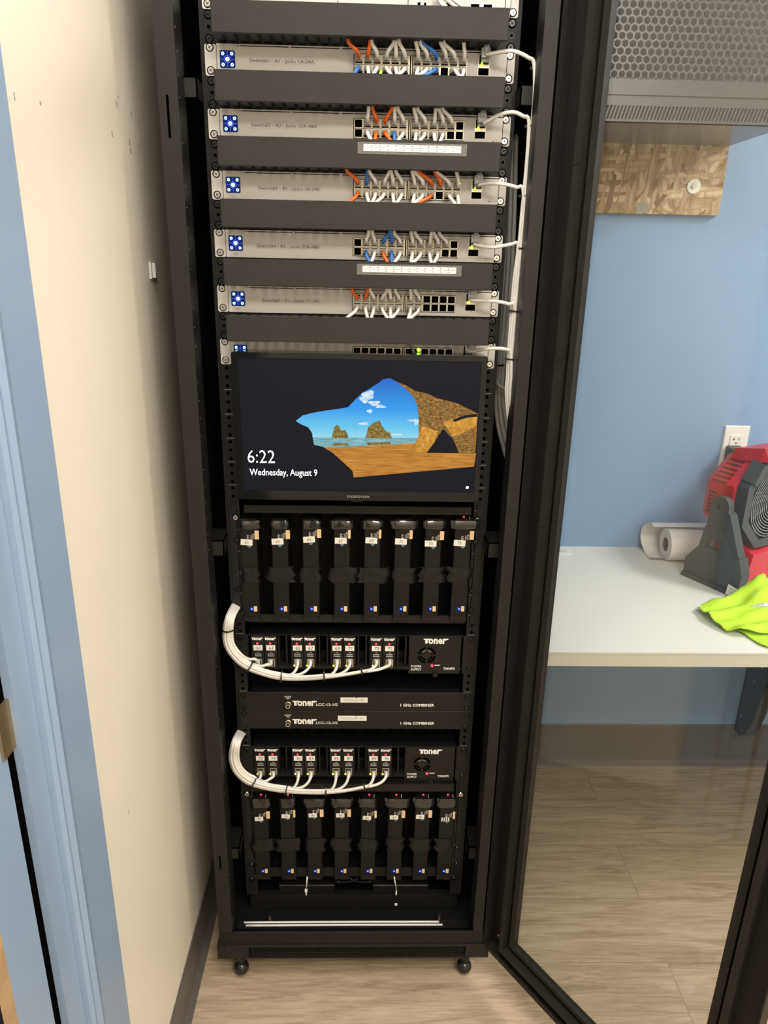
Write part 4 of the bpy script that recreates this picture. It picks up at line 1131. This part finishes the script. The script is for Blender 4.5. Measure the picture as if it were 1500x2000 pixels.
# ------------------------------------------------------------------ combiners
def combiner(u, lab, ltxt, lx, y):
    z1 = U(u) - 0.5; z0 = U(u + 1) + 0.5; zc = (z0 + z1) / 2
    t = thing('signal_combiner', lab, 'rack panel', (0, 0, z0), 'black combiner panels')
    b = MB(); b.box(-241.3, 241.3, -4, -0.5, z0, z1, M['panel'], ch=0.5); b.box(-218, 218, -0.5, 90, z0 + 2, z1 - 2, M['inner'])
    X = lambda px: at(px, y, -4).x
    logo(b, X(595), -4.2, zc - 9.5, X(617) - X(573), 11.5, M['print'])
    b.text('LCC-12-1G', ((X(617) + X(659)) / 2, -4.1, zc - 9.8), 6.0, M['print'], width=X(659) - X(617), bold=0.03)
    b.text('1 GHz COMBINER', ((X(783) + X(848)) / 2, -4.1, zc - 10.5), 6.4, M['print'], width=X(849) - X(783), bold=0.035)
    b.text('OUTPUT', (X(562.5), -4.1, zc + 10), 3.2, M['print'], width=14, bold=0.02); b.text('TEST', (X(562.5), -4.1, zc + 6.4), 2.8, M['print'], width=8, bold=0.02)
    for px in (499, 696, 891):
        for dz in (11, -11): b.disc((X(px), -4, zc + dz), 1.7, (0, -1, 0), 0.8, M['bscrew'], n=10)
    part(b, 'front_panel', t)
    b = MB(); c = (X(563), -4, zc - 5.5)
    b.disc(c, 6.4, (0, -1, 0), 1.6, M['screw'], n=6, smooth=False); b.disc((c[0], -5.6, c[2]), 4.8, (0, -1, 0), 9, M['screw'], n=18); b.disc((c[0], -14.6, c[2]), 2.6, (0, -1, 0), 0.3, M['hole'], n=12)
    part(b, 'coax_connector', t, 'threaded silver connector')
    b = MB(); xa, xb = X(lx[0]), X(lx[1]); b.box(xa, xb, -4.6, -4, zc - 1.5, zc + 10.5, M['label']); b.text(ltxt, ((xa + xb) / 2, -4.7, zc + 2.2), 5.0, M['greyink'], width=(xb - xa) * 0.74)
    part(b, 'paper_label', t, 'white printed label')
    for sx in (-1, 1):
        for dz in (15, -15): screw(t, sx * 232.5, zc + dz, y=-4, mat='bscrew', r=4.8)
combiner(26, 'upper of the two black combiner panels, under the empty gap', 'MODs 61-85', (665, 718), 1368)
combiner(27, 'lower of the two black combiner panels, over the lower chassis', 'MODs 87-91', (660, 716), 1404)

# ------------------------------------------------------------------ cable bundles feeding the modulators
def bundle(trunk, mods, ypx, yplug, which, ties, nums, leave):
    """each cable follows the trunk, leaves it at its own point and rises to its port"""
    BY = -42
    offs = [(-7.5, 0), (-5, -5.5), (-2, -1), (0.5, -6.5), (2.5, 1), (5, -5), (7.5, -1), (10, -4)]
    for i in range(8):
        xa, xc = mods[i]; cx = (xa + xc) / 2 + 1.0
        # cable to module i: outer ones stay longest
        k = leave[i]
        t = thing('network_cable', 'white network cable plugged into the %s chassis modulator labelled %s' % (which, nums[i]), 'cable', at(cx, yplug, PY - 5), 'white network cables of the %s chassis' % which)
        P = []
        o = offs[7 - i]
        for j, (x, y) in enumerate(trunk[:k + 1]):
            # sideways offset: perpendicular to the trunk, in the picture plane
            a = Vector(trunk[max(j - 1, 0)]); c = Vector(trunk[min(j + 1, len(trunk) - 1)])
            d = (c - a).normalized(); nn = Vector((d.y, -d.x))
            rem = sum(1 for q in range(8) if leave[q] >= j)
            s = o[0] * (0.9 if j > 1 else 0.75) * (0.35 + 0.65 * rem / 8)
            p = at(x + nn.x * s, y + nn.y * s, BY + o[1] * (0.3 if j == 0 else 1) + (50 if j == 0 else 0))
            P.append(p)
        lx, ly = trunk[k]
        ex, ey = cx, yplug
        P.append(at(lx + (ex - lx) * 0.55, ly + (ey - ly) * 0.10 + 1, -36))
        P.append(at(lx + (ex - lx) * 0.86, ly + (ey - ly) * 0.36, -30))
        P.append(at(ex, ey + 7, -23)); P.append(at(ex, ey, -14))
        b = MB(); b.tube(P, 3.0, M['white_cable'], n=9, sm=5); part(b, 'cord', t)
        p = at(ex, ey - 1, PY - 2)
        b = MB(); b.box(p.x - 4.6, p.x + 4.6, PY - 13, PY - 1.2, p.z - 4.2, p.z + 3.6, M['plug']); part(b, 'plug', t)
    for q, (x, y, dx, dy, s) in enumerate(ties):
        c = at(x, y, BY - 1.5)
        c2 = at(x + dx, y + dy, BY - 1.5); ax = (c2 - c).normalized()
        b = MB(); b.ring(c - ax * 1.4, s, s + 1.3, ax, 2.8, M['bscrew'], n=20)
        o = b.build('cable_tie'); tag(o, 'black cable tie on the %s chassis bundle, %s from the left rail' % (which, ORD[q]), 'cable tie', 'black cable ties of the %s bundle' % which)
TA = [(462, 1180), (449, 1205), (444, 1235), (448, 1262), (466, 1286), (487, 1301), (518, 1313), (550, 1320), (592, 1322), (634, 1319), (672, 1315), (706, 1309)]
bundle(TA, MODU, 1270, 1291, 'upper', [(446, 1229, 1, 10, 10.5), (487, 1301, 10, 6, 12.5), (550, 1320, 10, 1, 12), (634, 1319, 10, -1, 10.5), (707, 1309, 10, -2, 7.5)], [str(61 + 2 * i) for i in range(8)], [4, 5, 7, 7, 9, 9, 11, 11])
TB = [(472, 1428), (461, 1448), (456, 1478), (463, 1502), (478, 1518), (495, 1527), (526, 1536), (560, 1541), (598, 1544), (637, 1544), (676, 1541), (712, 1534)]
bundle(TB, MODL, 1490, 1509, 'lower', [(495, 1526, 10, 5, 12), (559, 1541, 10, 2, 11.5), (637, 1544, 10, 0, 10), (712, 1534, 10, -2, 7)], [str(77 + 2 * i) for i in range(8)], [5, 5, 7, 7, 9, 9, 11, 11])

# ------------------------------------------------------------------ power bricks, ties, white strips
for i, (xa, xb) in enumerate(((545, 653), (728, 836))):
    p = at(xa, 1736, 8); q = at(xb, 1736, 8)
    t = thing('power_brick', '%s flat black power brick on the rack floor under the lower shelf' % ('left' if i == 0 else 'right'), 'power adapter', ((p.x + q.x) / 2, 40, -1706), 'black power bricks at the bottom of the rack')
    b = MB(); b.box(p.x, q.x, 8, 70, -1705.8, p.z + 10, M['enc'], ch=2); part(b, 'body', t)
    b = MB(); s = q.x if i == 0 else p.x; d = 1 if i == 0 else -1
    b.tube([(s, 30, -1692), (s + d * 14, 28, -1692)], 3.4, M['black_cable']); b.tube([(s + d * 14, 28, -1692), (s + d * 30, 24, -1688), (s + d * 52, 22, -1676), (s + d * 58, 40, -1668)], 2.0, M['black_cable']); part(b, 'cord', t)
    x = 598 if i == 0 else 774
    c0 = at(x + (2 if i == 0 else -4), 1713, -12); c1 = at(x, 1738, 5); c2 = at(x - (0 if i == 0 else 1), 1773 if i == 0 else 1770, 3)
    b = MB(); b.tube([c0, c1], 1.6, M['nylon'], n=6); b.tube([c1, c2], 1.5, M['nylon'], n=6)
    h = c1 if i == 0 else c2 + Vector((0, 0, 9)); b.box(h.x - 3, h.x + 3, h.y - 4, h.y + 1, h.z - 3, h.z + 3, M['nylon'])
    o = b.build('zip_tie'); tag(o, 'white zip tie hanging over the %s power brick' % ('left' if i == 0 else 'right'), 'cable tie', 'white zip ties over the power bricks')
for i, (y, xa, xb) in enumerate(((-38, 477, 857), (-46, 480, 864))):
    p = at(xa, 1808, y); q = at(xb, 1808, y)
    b = MB(); b.tube([(p.x, y, -1741.6), ((p.x + q.x) / 2, y + 0.5, -1741.6), (q.x, y, -1741.6)], 2.3, M['nylon'], n=8)
    o = b.build('plastic_strip'); tag(o, 'long thin white strip lying on the rack sill, %s one' % ('rear' if i == 0 else 'front'), 'strip', 'white strips on the rack sill')

# ------------------------------------------------------------------ wall clip on the cream wall
p = atx(297, 528, XL)
b = MB(); b.box(XL, XL + 3, p.y - 16, p.y + 16, p.z - 14, p.z + 14, M['clear_tab']); b.box(XL + 3, XL + 8, p.y - 8, p.y + 6, p.z - 12, p.z + 12, M['clear_tab']); b.box(XL + 8, XL + 8.5, p.y - 3, p.y + 2, p.z - 4, p.z + 4, M['greyink'])
o = b.build('cable_clip'); tag(o, 'small milky plastic clip stuck on the cream wall beside the rack', 'clip')

# ------------------------------------------------------------------ desk
DT = -1086.0
t = thing('desk', 'white worktop fixed to the blue wall on black brackets', 'desk', (1300, 350, FLOOR))
b = MB(); b.box(330, 2500, 46, YB - 1, DT - 4, DT, M['white']); b.box(330, 2500, 47, YB - 1, DT - 35, DT - 4, M['edge']); part(b, 'worktop', t)
for X in (1215, 2150):
    b = MB()
    pts = [(650, -1121), (650, -1712), (618, -1712), (596, -1695), (578, -1660), (560, -1600), (548, -1520), (500, -1400), (400, -1250), (250, -1160), (120, -1135), (110, -1121)]
    b.prism([(X, y, z) for y, z in pts], (32, 0, 0), M['dgrey'])
    if X != 340:
        for y, z in ((600, -1500), (628, -1645), (608, -1685), (575, -1440)): b.disc((X, y, z), 3.5, (-1, 0, 0), 1.5, M['screw'], n=12)
    part(b, 'wall_bracket', t, 'black gusset bracket')

# ------------------------------------------------------------------ OSB board and cabinet
t = thing('backing_board', 'unpainted strand board panel screwed to the blue wall below the cabinet', 'board', (726, YB, -184))
b = MB(); b.box(555, 894, YB - 17, YB - 0.3, -184, 560, M['osb']); part(b, 'board', t)
p = at(1355, 364, YB - 17); b = MB(); b.disc((p.x, YB - 17.2, p.z), 17, (0, -1, 0), 1.6, M['whitep'], n=28); b.disc((p.x, YB - 18.8, p.z), 6, (0, -1, 0), 4, M['screw'], n=6, smooth=False); part(b, 'washer_bolt', t, 'large zinc washer with bolt')
p = at(1255, 405, YB - 17); b = MB(); b.box(p.x - 14, p.x + 14, YB - 17.6, YB - 17, p.z - 12, p.z + 10, M['greyink']); part(b, 'grey_stamp', t, 'small grey patch')
t = thing('wall_cabinet', 'grey wall mounted equipment cabinet with honeycomb perforated front above the desk', 'cabinet', (600, 510, -27))
CY = 368.0
b = MB(); b.box(300, 892, CY + 18, YB - 17.5, -27, 600, M['cab']); b.box(300, 892, CY + 3, CY + 18, -27, 12, M['cabhole'])
part(b, 'body', t)
b = MB()
b.box(300, 892, CY, CY + 3, 2, 50, M['cab']); b.box(300, 892, CY - 3, CY, 21, 24, M['cab'])
b.box(300, 892, CY, CY + 18, -27, -23, M['cab']); b.box(888, 892, CY, CY + 18, -27, 600, M['cab'])
x = 302
while x < 888:
    b.prism([(x, CY, -23), (x + 3.6, CY, -23), (x + 10.6, CY, 2), (x + 7, CY, 2)], (0, 2, 0), M['cab']); x += 7.6
part(b, 'vent_strip', t, 'slanted slotted vent strip')
b = MB(); honeycomb(b, (300, CY + 0.5, 49), (1, 0, 0), (0, 0, 1), 38, 38, 15.6, 1.7, M['cab'], 1)
b.box(300, 892, CY + 14, CY + 16, 49, 600, M['cabhole']); b.box(300, 892, CY, CY + 3, 548, 600, M['cab'])
part(b, 'perforated_door', t, 'honeycomb perforated door')

# ------------------------------------------------------------------ outlet
t = thing('wall_outlet', 'white wall outlet plate above the red fan', 'outlet', (1048, YB, -776))
b = MB()
b.prism([(1013, YB, -838), (1083, YB, -838), (1083, YB, -721), (1013, YB, -721)], (0, -3, 0), M['whitep'])
b.prism([(1015, YB - 3, -836), (1081, YB - 3, -836), (1081, YB - 3, -723), (1015, YB - 3, -723)], (0, -2.5, 0), M['whitep'])
part(b, 'cover_plate', t)
b = MB(); b.rr(1031, 1065, -812, -747, YB - 7.5, YB - 5.4, 2, M['whitep'])
b.box(1037, 1043, YB - 7.8, YB - 7.4, -759, -757.4, M['hole']); b.box(1041, 1042.6, YB - 7.8, YB - 7.4, -762, -754, M['hole']); b.box(1054, 1055.6, YB - 7.8, YB - 7.4, -762, -754, M['hole']); b.disc((1048.5, YB - 7.4, -769), 2.3, (0, -1, 0), 0.4, M['hole'], n=12)
part(b, 'receptacle', t)
b = MB(); b.rr(1022, 1064, -830, -776, YB - 45, YB - 7.6, 5, M['dgrey']); o = b.build('charger_plug'); tag(o, 'black plug in the lower socket of the wall outlet, behind the fan', 'plug')

# ------------------------------------------------------------------ paper towel roll
t = thing('paper_towel_roll', 'white embossed paper towel roll lying on the desk by the blue wall', 'paper towels', (960, 575, DT))
b = MB(); ax = Vector((1, -0.02, 0)).normalized(); c = Vector((856, 565, DT + 45))
b.ring(c, 20, 44.5, ax, 175, M['paper'], n=40)
for q in range(14):      # embossed ribs
    b.ring(c + ax * (14 + q * 11.5), 44.3, 45.1, ax, 4.5, M['paper'], n=40)
part(b, 'roll', t)
b = MB(); b.ring(c + ax * 1, 18, 20, ax, 173, M['card'], n=28); part(b, 'cardboard_core', t, 'brown cardboard core')
b = MB()
n = 18; vs = []
for i in range(n + 1):
    a = math.radians(100 - 225 * i / n); r = 47 + 8 * math.sin(math.pi * i / n)
    cc = Vector((0, 572 + 14 * math.sin(math.pi * i / n), DT + 50)); e = Vector((0, math.cos(a), math.sin(a)))
    z = max(DT + 1.0, cc.z + e.z * r)
    for xx in (816 + 3 * math.sin(i * .6), 1025): vs.append((xx, cc.y + e.y * r, z))
fs = [(2 * i, 2 * i + 1, 2 * i + 3, 2 * i + 2) for i in range(n)]
b.add(vs, fs, M['paper'], True); b.add([(x_, y_ + 0.5, z_ + 0.5) for x_, y_, z_ in vs], [tuple(reversed(f)) for f in fs], M['paper'], True)
part(b, 'loose_sheet', t, 'loose sheet curling at the end')

# ------------------------------------------------------------------ small card on the desk
p = atz(1100, 1078, DT)
b = MB(); b.rr(556, 608, 0, 8, 0, 1, 1, M['whitep']); b = MB()
b.prism([(552, 592, DT), (604, 592, DT), (608, 640, DT), (556, 640, DT)], (0, 0, 3), M['whitep']); b.box(560, 594, 604, 606, DT + 3, DT + 3.2, M['greyink']); b.box(562, 596, 616, 618, DT + 3, DT + 3.2, M['greyink'])
o = b.build('small_card'); tag(o, 'small pale card lying at the back of the desk beside the rack door', 'card')

# ------------------------------------------------------------------ red fan
fan = thing('jobsite_fan', 'red and black portable jobsite fan standing at the right of the desk', 'fan', (1040, 400, DT))
P1 = Vector((861, 458, 0)); fv = Vector((0.4644, -0.8856, 0)).normalized(); lv = Vector((-fv.y, fv.x, 0)) * -1
if lv.x > 0: lv = -lv
rv = -lv                                  # to the fan's inside (right)
def FP(s, off, z): return P1 + fv * s + rv * off + Vector((0, 0, DT + z))
def octo(cx, cz, rx, rz, k=0.42):
    pts = []
    for a, c in ((1, k), (k, 1), (-k, 1), (-1, k), (-1, -k), (-k, -1), (k, -1), (1, -k)): pts.append((cx + a * rx, cz + c * rz))
    return pts
def loft(b, rings, mat, cap=True):
    n = len(rings[0][1]); vs = []; fs = []
    for s, pts in rings: vs += [FP(s, x, z) for x, z in pts]
    for r in range(len(rings) - 1):
        for i in range(n):
            j = (i + 1) % n; fs.append((r * n + i, r * n + j, (r + 1) * n + j, (r + 1) * n + i))
    if cap: fs += [tuple(range(n)), tuple(range(len(vs) - 1, len(vs) - n - 1, -1))]
    b.add(vs, fs, mat)
CX, CZ = 172, 215
b = MB()
loft(b, [(-20, octo(CX, CZ, 88, 84)), (-6, octo(CX, CZ, 118, 104)), (12, octo(CX, CZ, 131, 112)), (82, octo(CX, CZ, 131, 112))], M['red'])
loft(b, [(16, [(CX - 70, 312), (CX + 70, 312), (CX + 60, 340), (CX - 60, 340)]), (95, [(CX - 72, 322), (CX + 72, 322), (CX + 60, 356), (CX - 60, 356)]), (118, [(CX - 66, 326), (CX + 66, 326), (CX + 52, 352), (CX - 52, 352)])], M['red'])
body = part(b, 'body', fan, 'red body')
def onoct(s, off, z): return FP(s, off, z)
b = MB()
def skin(z):
    k = abs(z - CZ) - 0.42 * 112
    return CX - 131 + (max(0, k) * 131 / 112.0)
def slit(s0, s1, z, h):
    a, c = skin(z) - 0.7, skin(z + h) - 0.7
    b.hexa([FP(s0, a, z), FP(s1, a, z), FP(s1, a + 6, z), FP(s0, a + 6, z), FP(s0, c, z + h), FP(s1, c, z + h), FP(s1, c + 6, z + h), FP(s0, c + 6, z + h)], M['dred'])
for q in range(6): slit(14, 58, 262 + q * 9.5, 5.0)
for q in range(6): slit(14, 36, 178 + q * 10.5, 6.5)
for q in range(6): slit(40, 76, 124 + q * 7.5, 3.5)
part(b, 'vent_slits', body, 'dark red vent slits')
b = MB(); b.text('Milwaukee', FP(119, CX - 4, 331), 16, M['print'], right=rv, up=(0, 0, 1), width=92, bold=0.03, thick=0.6)
b.prism([FP(118.6, CX - 22, 330), FP(118.6, CX + 6, 330), FP(118.6, CX - 4, 326), FP(118.6, CX + 14, 327), FP(118.6, CX - 20, 319), FP(118.6, CX - 8, 325)], fv * 0.6, M['print'])
part(b, 'lettering', body, 'white script lettering')
b = MB()       # battery foot
loft(b, [(12, [(CX - 74, 0), (CX + 60, 0), (CX + 50, 108), (CX - 60, 108)]), (70, [(CX - 84, 0), (CX + 70, 0), (CX + 60, 104), (CX - 66, 100)]), (122, [(CX - 76, 0), (CX + 70, 0), (CX + 60, 84), (CX - 62, 80)])], M['red'])
b.prism([FP(40, CX - 85.5, 12), FP(112, CX - 80, 12), FP(112, CX - 72, 66), FP(52, CX - 74, 82)], rv * 3, M['dred'])
part(b, 'battery_base', fan, 'red lower base')
b = MB()       # front ring
o8 = octo(CX, CZ, 121, 120); i8 = octo(CX, CZ, 98, 98)
n = 8
for s0, s1 in ((80, 114),):
    vs = [FP(s0, x, z) for x, z in o8] + [FP(s1, x, z) for x, z in o8] + [FP(s1, x, z) for x, z in i8] + [FP(s0 + 4, x, z) for x, z in i8]
    fs = []
    for r in range(3):
        for i in range(n): j = (i + 1) % n; fs.append((r * n + i, r * n + j, (r + 1) * n + j, (r + 1) * n + i))
    fs.append(tuple(range(3 * n, 4 * n)))
    b.add(vs, fs, M['dgrey'])
loft(b, [(86, [(CX - 116, 282), (CX - 84, 330), (CX - 70, 318), (CX - 100, 272)]), (120, [(CX - 112, 276), (CX - 82, 322), (CX - 66, 312), (CX - 98, 266)])], M['dgrey'])
ring_o = part(b, 'front_ring', fan, 'dark grey front ring')
b = MB()
for q in range(12):
    b.ring(FP(112, CX, CZ), 14 + q * 7.2, 15.4 + q * 7.2, fv, 1.4, M['wire'], n=36)
for q in range(8):
    a = math.radians(22.5 + q * 45); e = rv * math.cos(a) + Vector((0, 0, 1)) * math.sin(a)
    b.tube([FP(111, CX, CZ) + e * 12, FP(111, CX, CZ) + e * 98], 1.6, M['dgrey'], n=6)
part(b, 'grille', ring_o, 'thin wire grille')
b = MB(); b.disc(FP(92, CX, CZ), 24, fv, 14, M['dgrey'], n=20)
for q in range(5):
    a = math.radians(q * 72 + 10); e = rv * math.cos(a) + Vector((0, 0, 1)) * math.sin(a); g = rv * -math.sin(a) + Vector((0, 0, 1)) * math.cos(a)
    c0 = FP(98, CX, CZ)
    b.prism([c0 + e * 20 - g * 10, c0 + e * 88 - g * 26, c0 + e * 92 + g * 18, c0 + e * 22 + g * 10], fv * 2, M['encdk'])
part(b, 'blades', ring_o)
b = MB()       # swing stand, left side
def slab(pts, o0, o1, mat): b.prism([FP(s, o0, z) for s, z in pts], rv * (o1 - o0), mat)
arc = [(75 + 26 * math.cos(math.radians(a)) , 214 + 26 * math.sin(math.radians(a))) for a in range(0, 181, 20)]
# outline split into two arms, a foot and the round top so that the triangular opening stays open
slab(arc + [(47, 155), (104, 155)], 6, 26, M['dgrey'])
slab([(47, 156), (72, 156), (71, 148), (52, 94), (36, 94)], 4, 24, M['dgrey'])
slab([(70, 156), (104, 156), (140, 94), (101, 94), (71, 148)], 4, 24, M['dgrey'])
slab([(38, 100), (140, 98), (157, 60), (158, 8), (2, 8), (2, 52)], 6, 20, M['dgrey'])
slab([(0, 0), (162, 0), (158, 12), (2, 12)], 0, 34, M['dgrey'])
slab([(140, 98), (154, 100), (168, 60), (166, 0), (158, 0)], 4, 36, M['dgrey'])
slab([(103, 155), (99, 205), (108, 200), (151, 100), (138, 98)], 6, 32, M['dgrey'])
b.disc(FP(73, 6, 212), 6, -rv, 1.5, M['bscrew'], n=12)
part(b, 'stand', fan, 'dark grey folding stand')
b = MB(); b.prism([FP(138, -1.5, 3), FP(164, -1.5, 1), FP(168, -1.5, 27), FP(142, -1.5, 31)], lv * 0.6, M['label']); b.prism([FP(146, -2.2, 21), FP(162, -2.2, 19), FP(162, -2.2, 20.5), FP(146, -2.2, 22.5)], lv * 0.3, M['greyink']); b.prism([FP(145, -2.2, 13), FP(161, -2.2, 11), FP(161, -2.2, 12), FP(145, -2.2, 14)], lv * 0.3, M['greyink']); part(b, 'care_tag', fan, 'white tag')

# ------------------------------------------------------------------ hi-vis vest
vest = thing('safety_vest', 'crumpled fluorescent yellow safety vest with silver band at the desk front', 'vest', (930, 200, DT))
def cloth(poly, hfun, mat, name, thick=1.6, step=6.0):
    """drape a polygon (xy, mm) as a thin sheet following hfun"""
    xs = [p[0] for p in poly]; ys = [p[1] for p in poly]
    nx = int((max(xs) - min(xs)) / step) + 1; ny = int((max(ys) - min(ys)) / step) + 1
    def inside(x, y):
        r = False; n = len(poly)
        for i in range(n):
            x1, y1 = poly[i]; x2, y2 = poly[(i + 1) % n]
            if (y1 > y) != (y2 > y) and x < (x2 - x1) * (y - y1) / (y2 - y1) + x1: r = not r
        return r
    def snap(x, y):
        best = None; n = len(poly)
        for i in range(n):
            a = Vector((poly[i][0], poly[i][1])); c = Vector((poly[(i + 1) % n][0], poly[(i + 1) % n][1]))
            d = c - a; t = max(0, min(1, (Vector((x, y)) - a).dot(d) / d.length_squared)); q = a + d * t
            e = (q - Vector((x, y))).length
            if best is None or e < best[0]: best = (e, q)
        return best
    idx = {}; vs = []
    for j in range(ny + 1):
        for i in range(nx + 1):
            x = min(xs) + i * step; y = min(ys) + j * step
            e, q = snap(x, y)
            if inside(x, y): 
                if e < step * 0.4: x, y = q.x, q.y
            elif e < step * 0.75: x, y = q.x, q.y
            else: continue
            idx[(i, j)] = len(vs); vs.append((x, y, DT + hfun(x, y)))
    fs = []
    for j in range(ny):
        for i in range(nx):
            k = [(i, j), (i + 1, j), (i + 1, j + 1), (i, j + 1)]
            k = [idx[a] for a in k if a in idx]
            if len(k) >= 3: fs.append(tuple(k))
    bb = MB(); bb.add(vs, fs, mat, True)
    o = part(bb, name, vest)
    md = o.modifiers.new('thickness', 'SOLIDIFY'); md.thickness = thick / 1000.0
    return o
def vpt(px, py, h): 
    p = atz(px, py, DT + h); return (p.x, p.y)
def fold(x, y, k=1.0):
    u = x * 0.83 + y * 0.55; v = -x * 0.55 + y * 0.83
    return k * (4.5 * math.sin(v * 0.075 + math.sin(u * 0.03) * 1.6) + 3.0 * math.sin(v * 0.16 + u * 0.03) + 2.0 * math.sin(u * 0.09))
A = [vpt(1361, 1190, 8), vpt(1368, 1180, 14), vpt(1395, 1174, 14), vpt(1424, 1172, 14), vpt(1446, 1158, 22), vpt(1462, 1147, 34), vpt(1485, 1124, 60), vpt(1500, 1134, 62), vpt(1560, 1160, 60), vpt(1560, 1236, 12), vpt(1500, 1236, 14), vpt(1450, 1235, 14), vpt(1420, 1234, 6), vpt(1400, 1222, 8), vpt(1385, 1210, 10), vpt(1372, 1200, 8)]
PK = Vector(vpt(1490, 1130, 60))
def hA(x, y):
    d = (Vector((x, y)) - PK).length
    return 17 + 45 * math.exp(-(d / 75.0) ** 2) + fold(x, y)
cloth(A, hA, M['hivis'], 'front_layer')
Bp = [vpt(1384, 1208, 6), vpt(1430, 1200, 8), vpt(1456, 1206, 8), vpt(1456, 1232, 8), vpt(1420, 1235, 4), vpt(1400, 1224, 4)]
Bq = [vpt(1440, 1232, 3), vpt(1500, 1228, 8), vpt(1560, 1232, 6), vpt(1560, 1275, 4), vpt(1500, 1264, 4), vpt(1485, 1260, 3), vpt(1462, 1245, 3)]
cloth(Bq, lambda x, y: 5 + 0.5 * abs(fold(x, y, 0.6)), M['hivis'], 'lower_layer')
Cq = [vpt(1466, 1177, 34), vpt(1500, 1172, 40), vpt(1540, 1170, 40), vpt(1540, 1178, 38), vpt(1500, 1180, 36), vpt(1478, 1180, 32)]
cloth(Cq, lambda x, y: hA(x, y) + 2.0, M['reflect'], 'reflective_band', step=4).__setitem__('label', 'silver reflective band')
for o in vest.children:
    if 'label' not in o and o.name.startswith('lower'): pass

for o in bpy.data.objects:
    if '_loc' in o: del o['_loc']
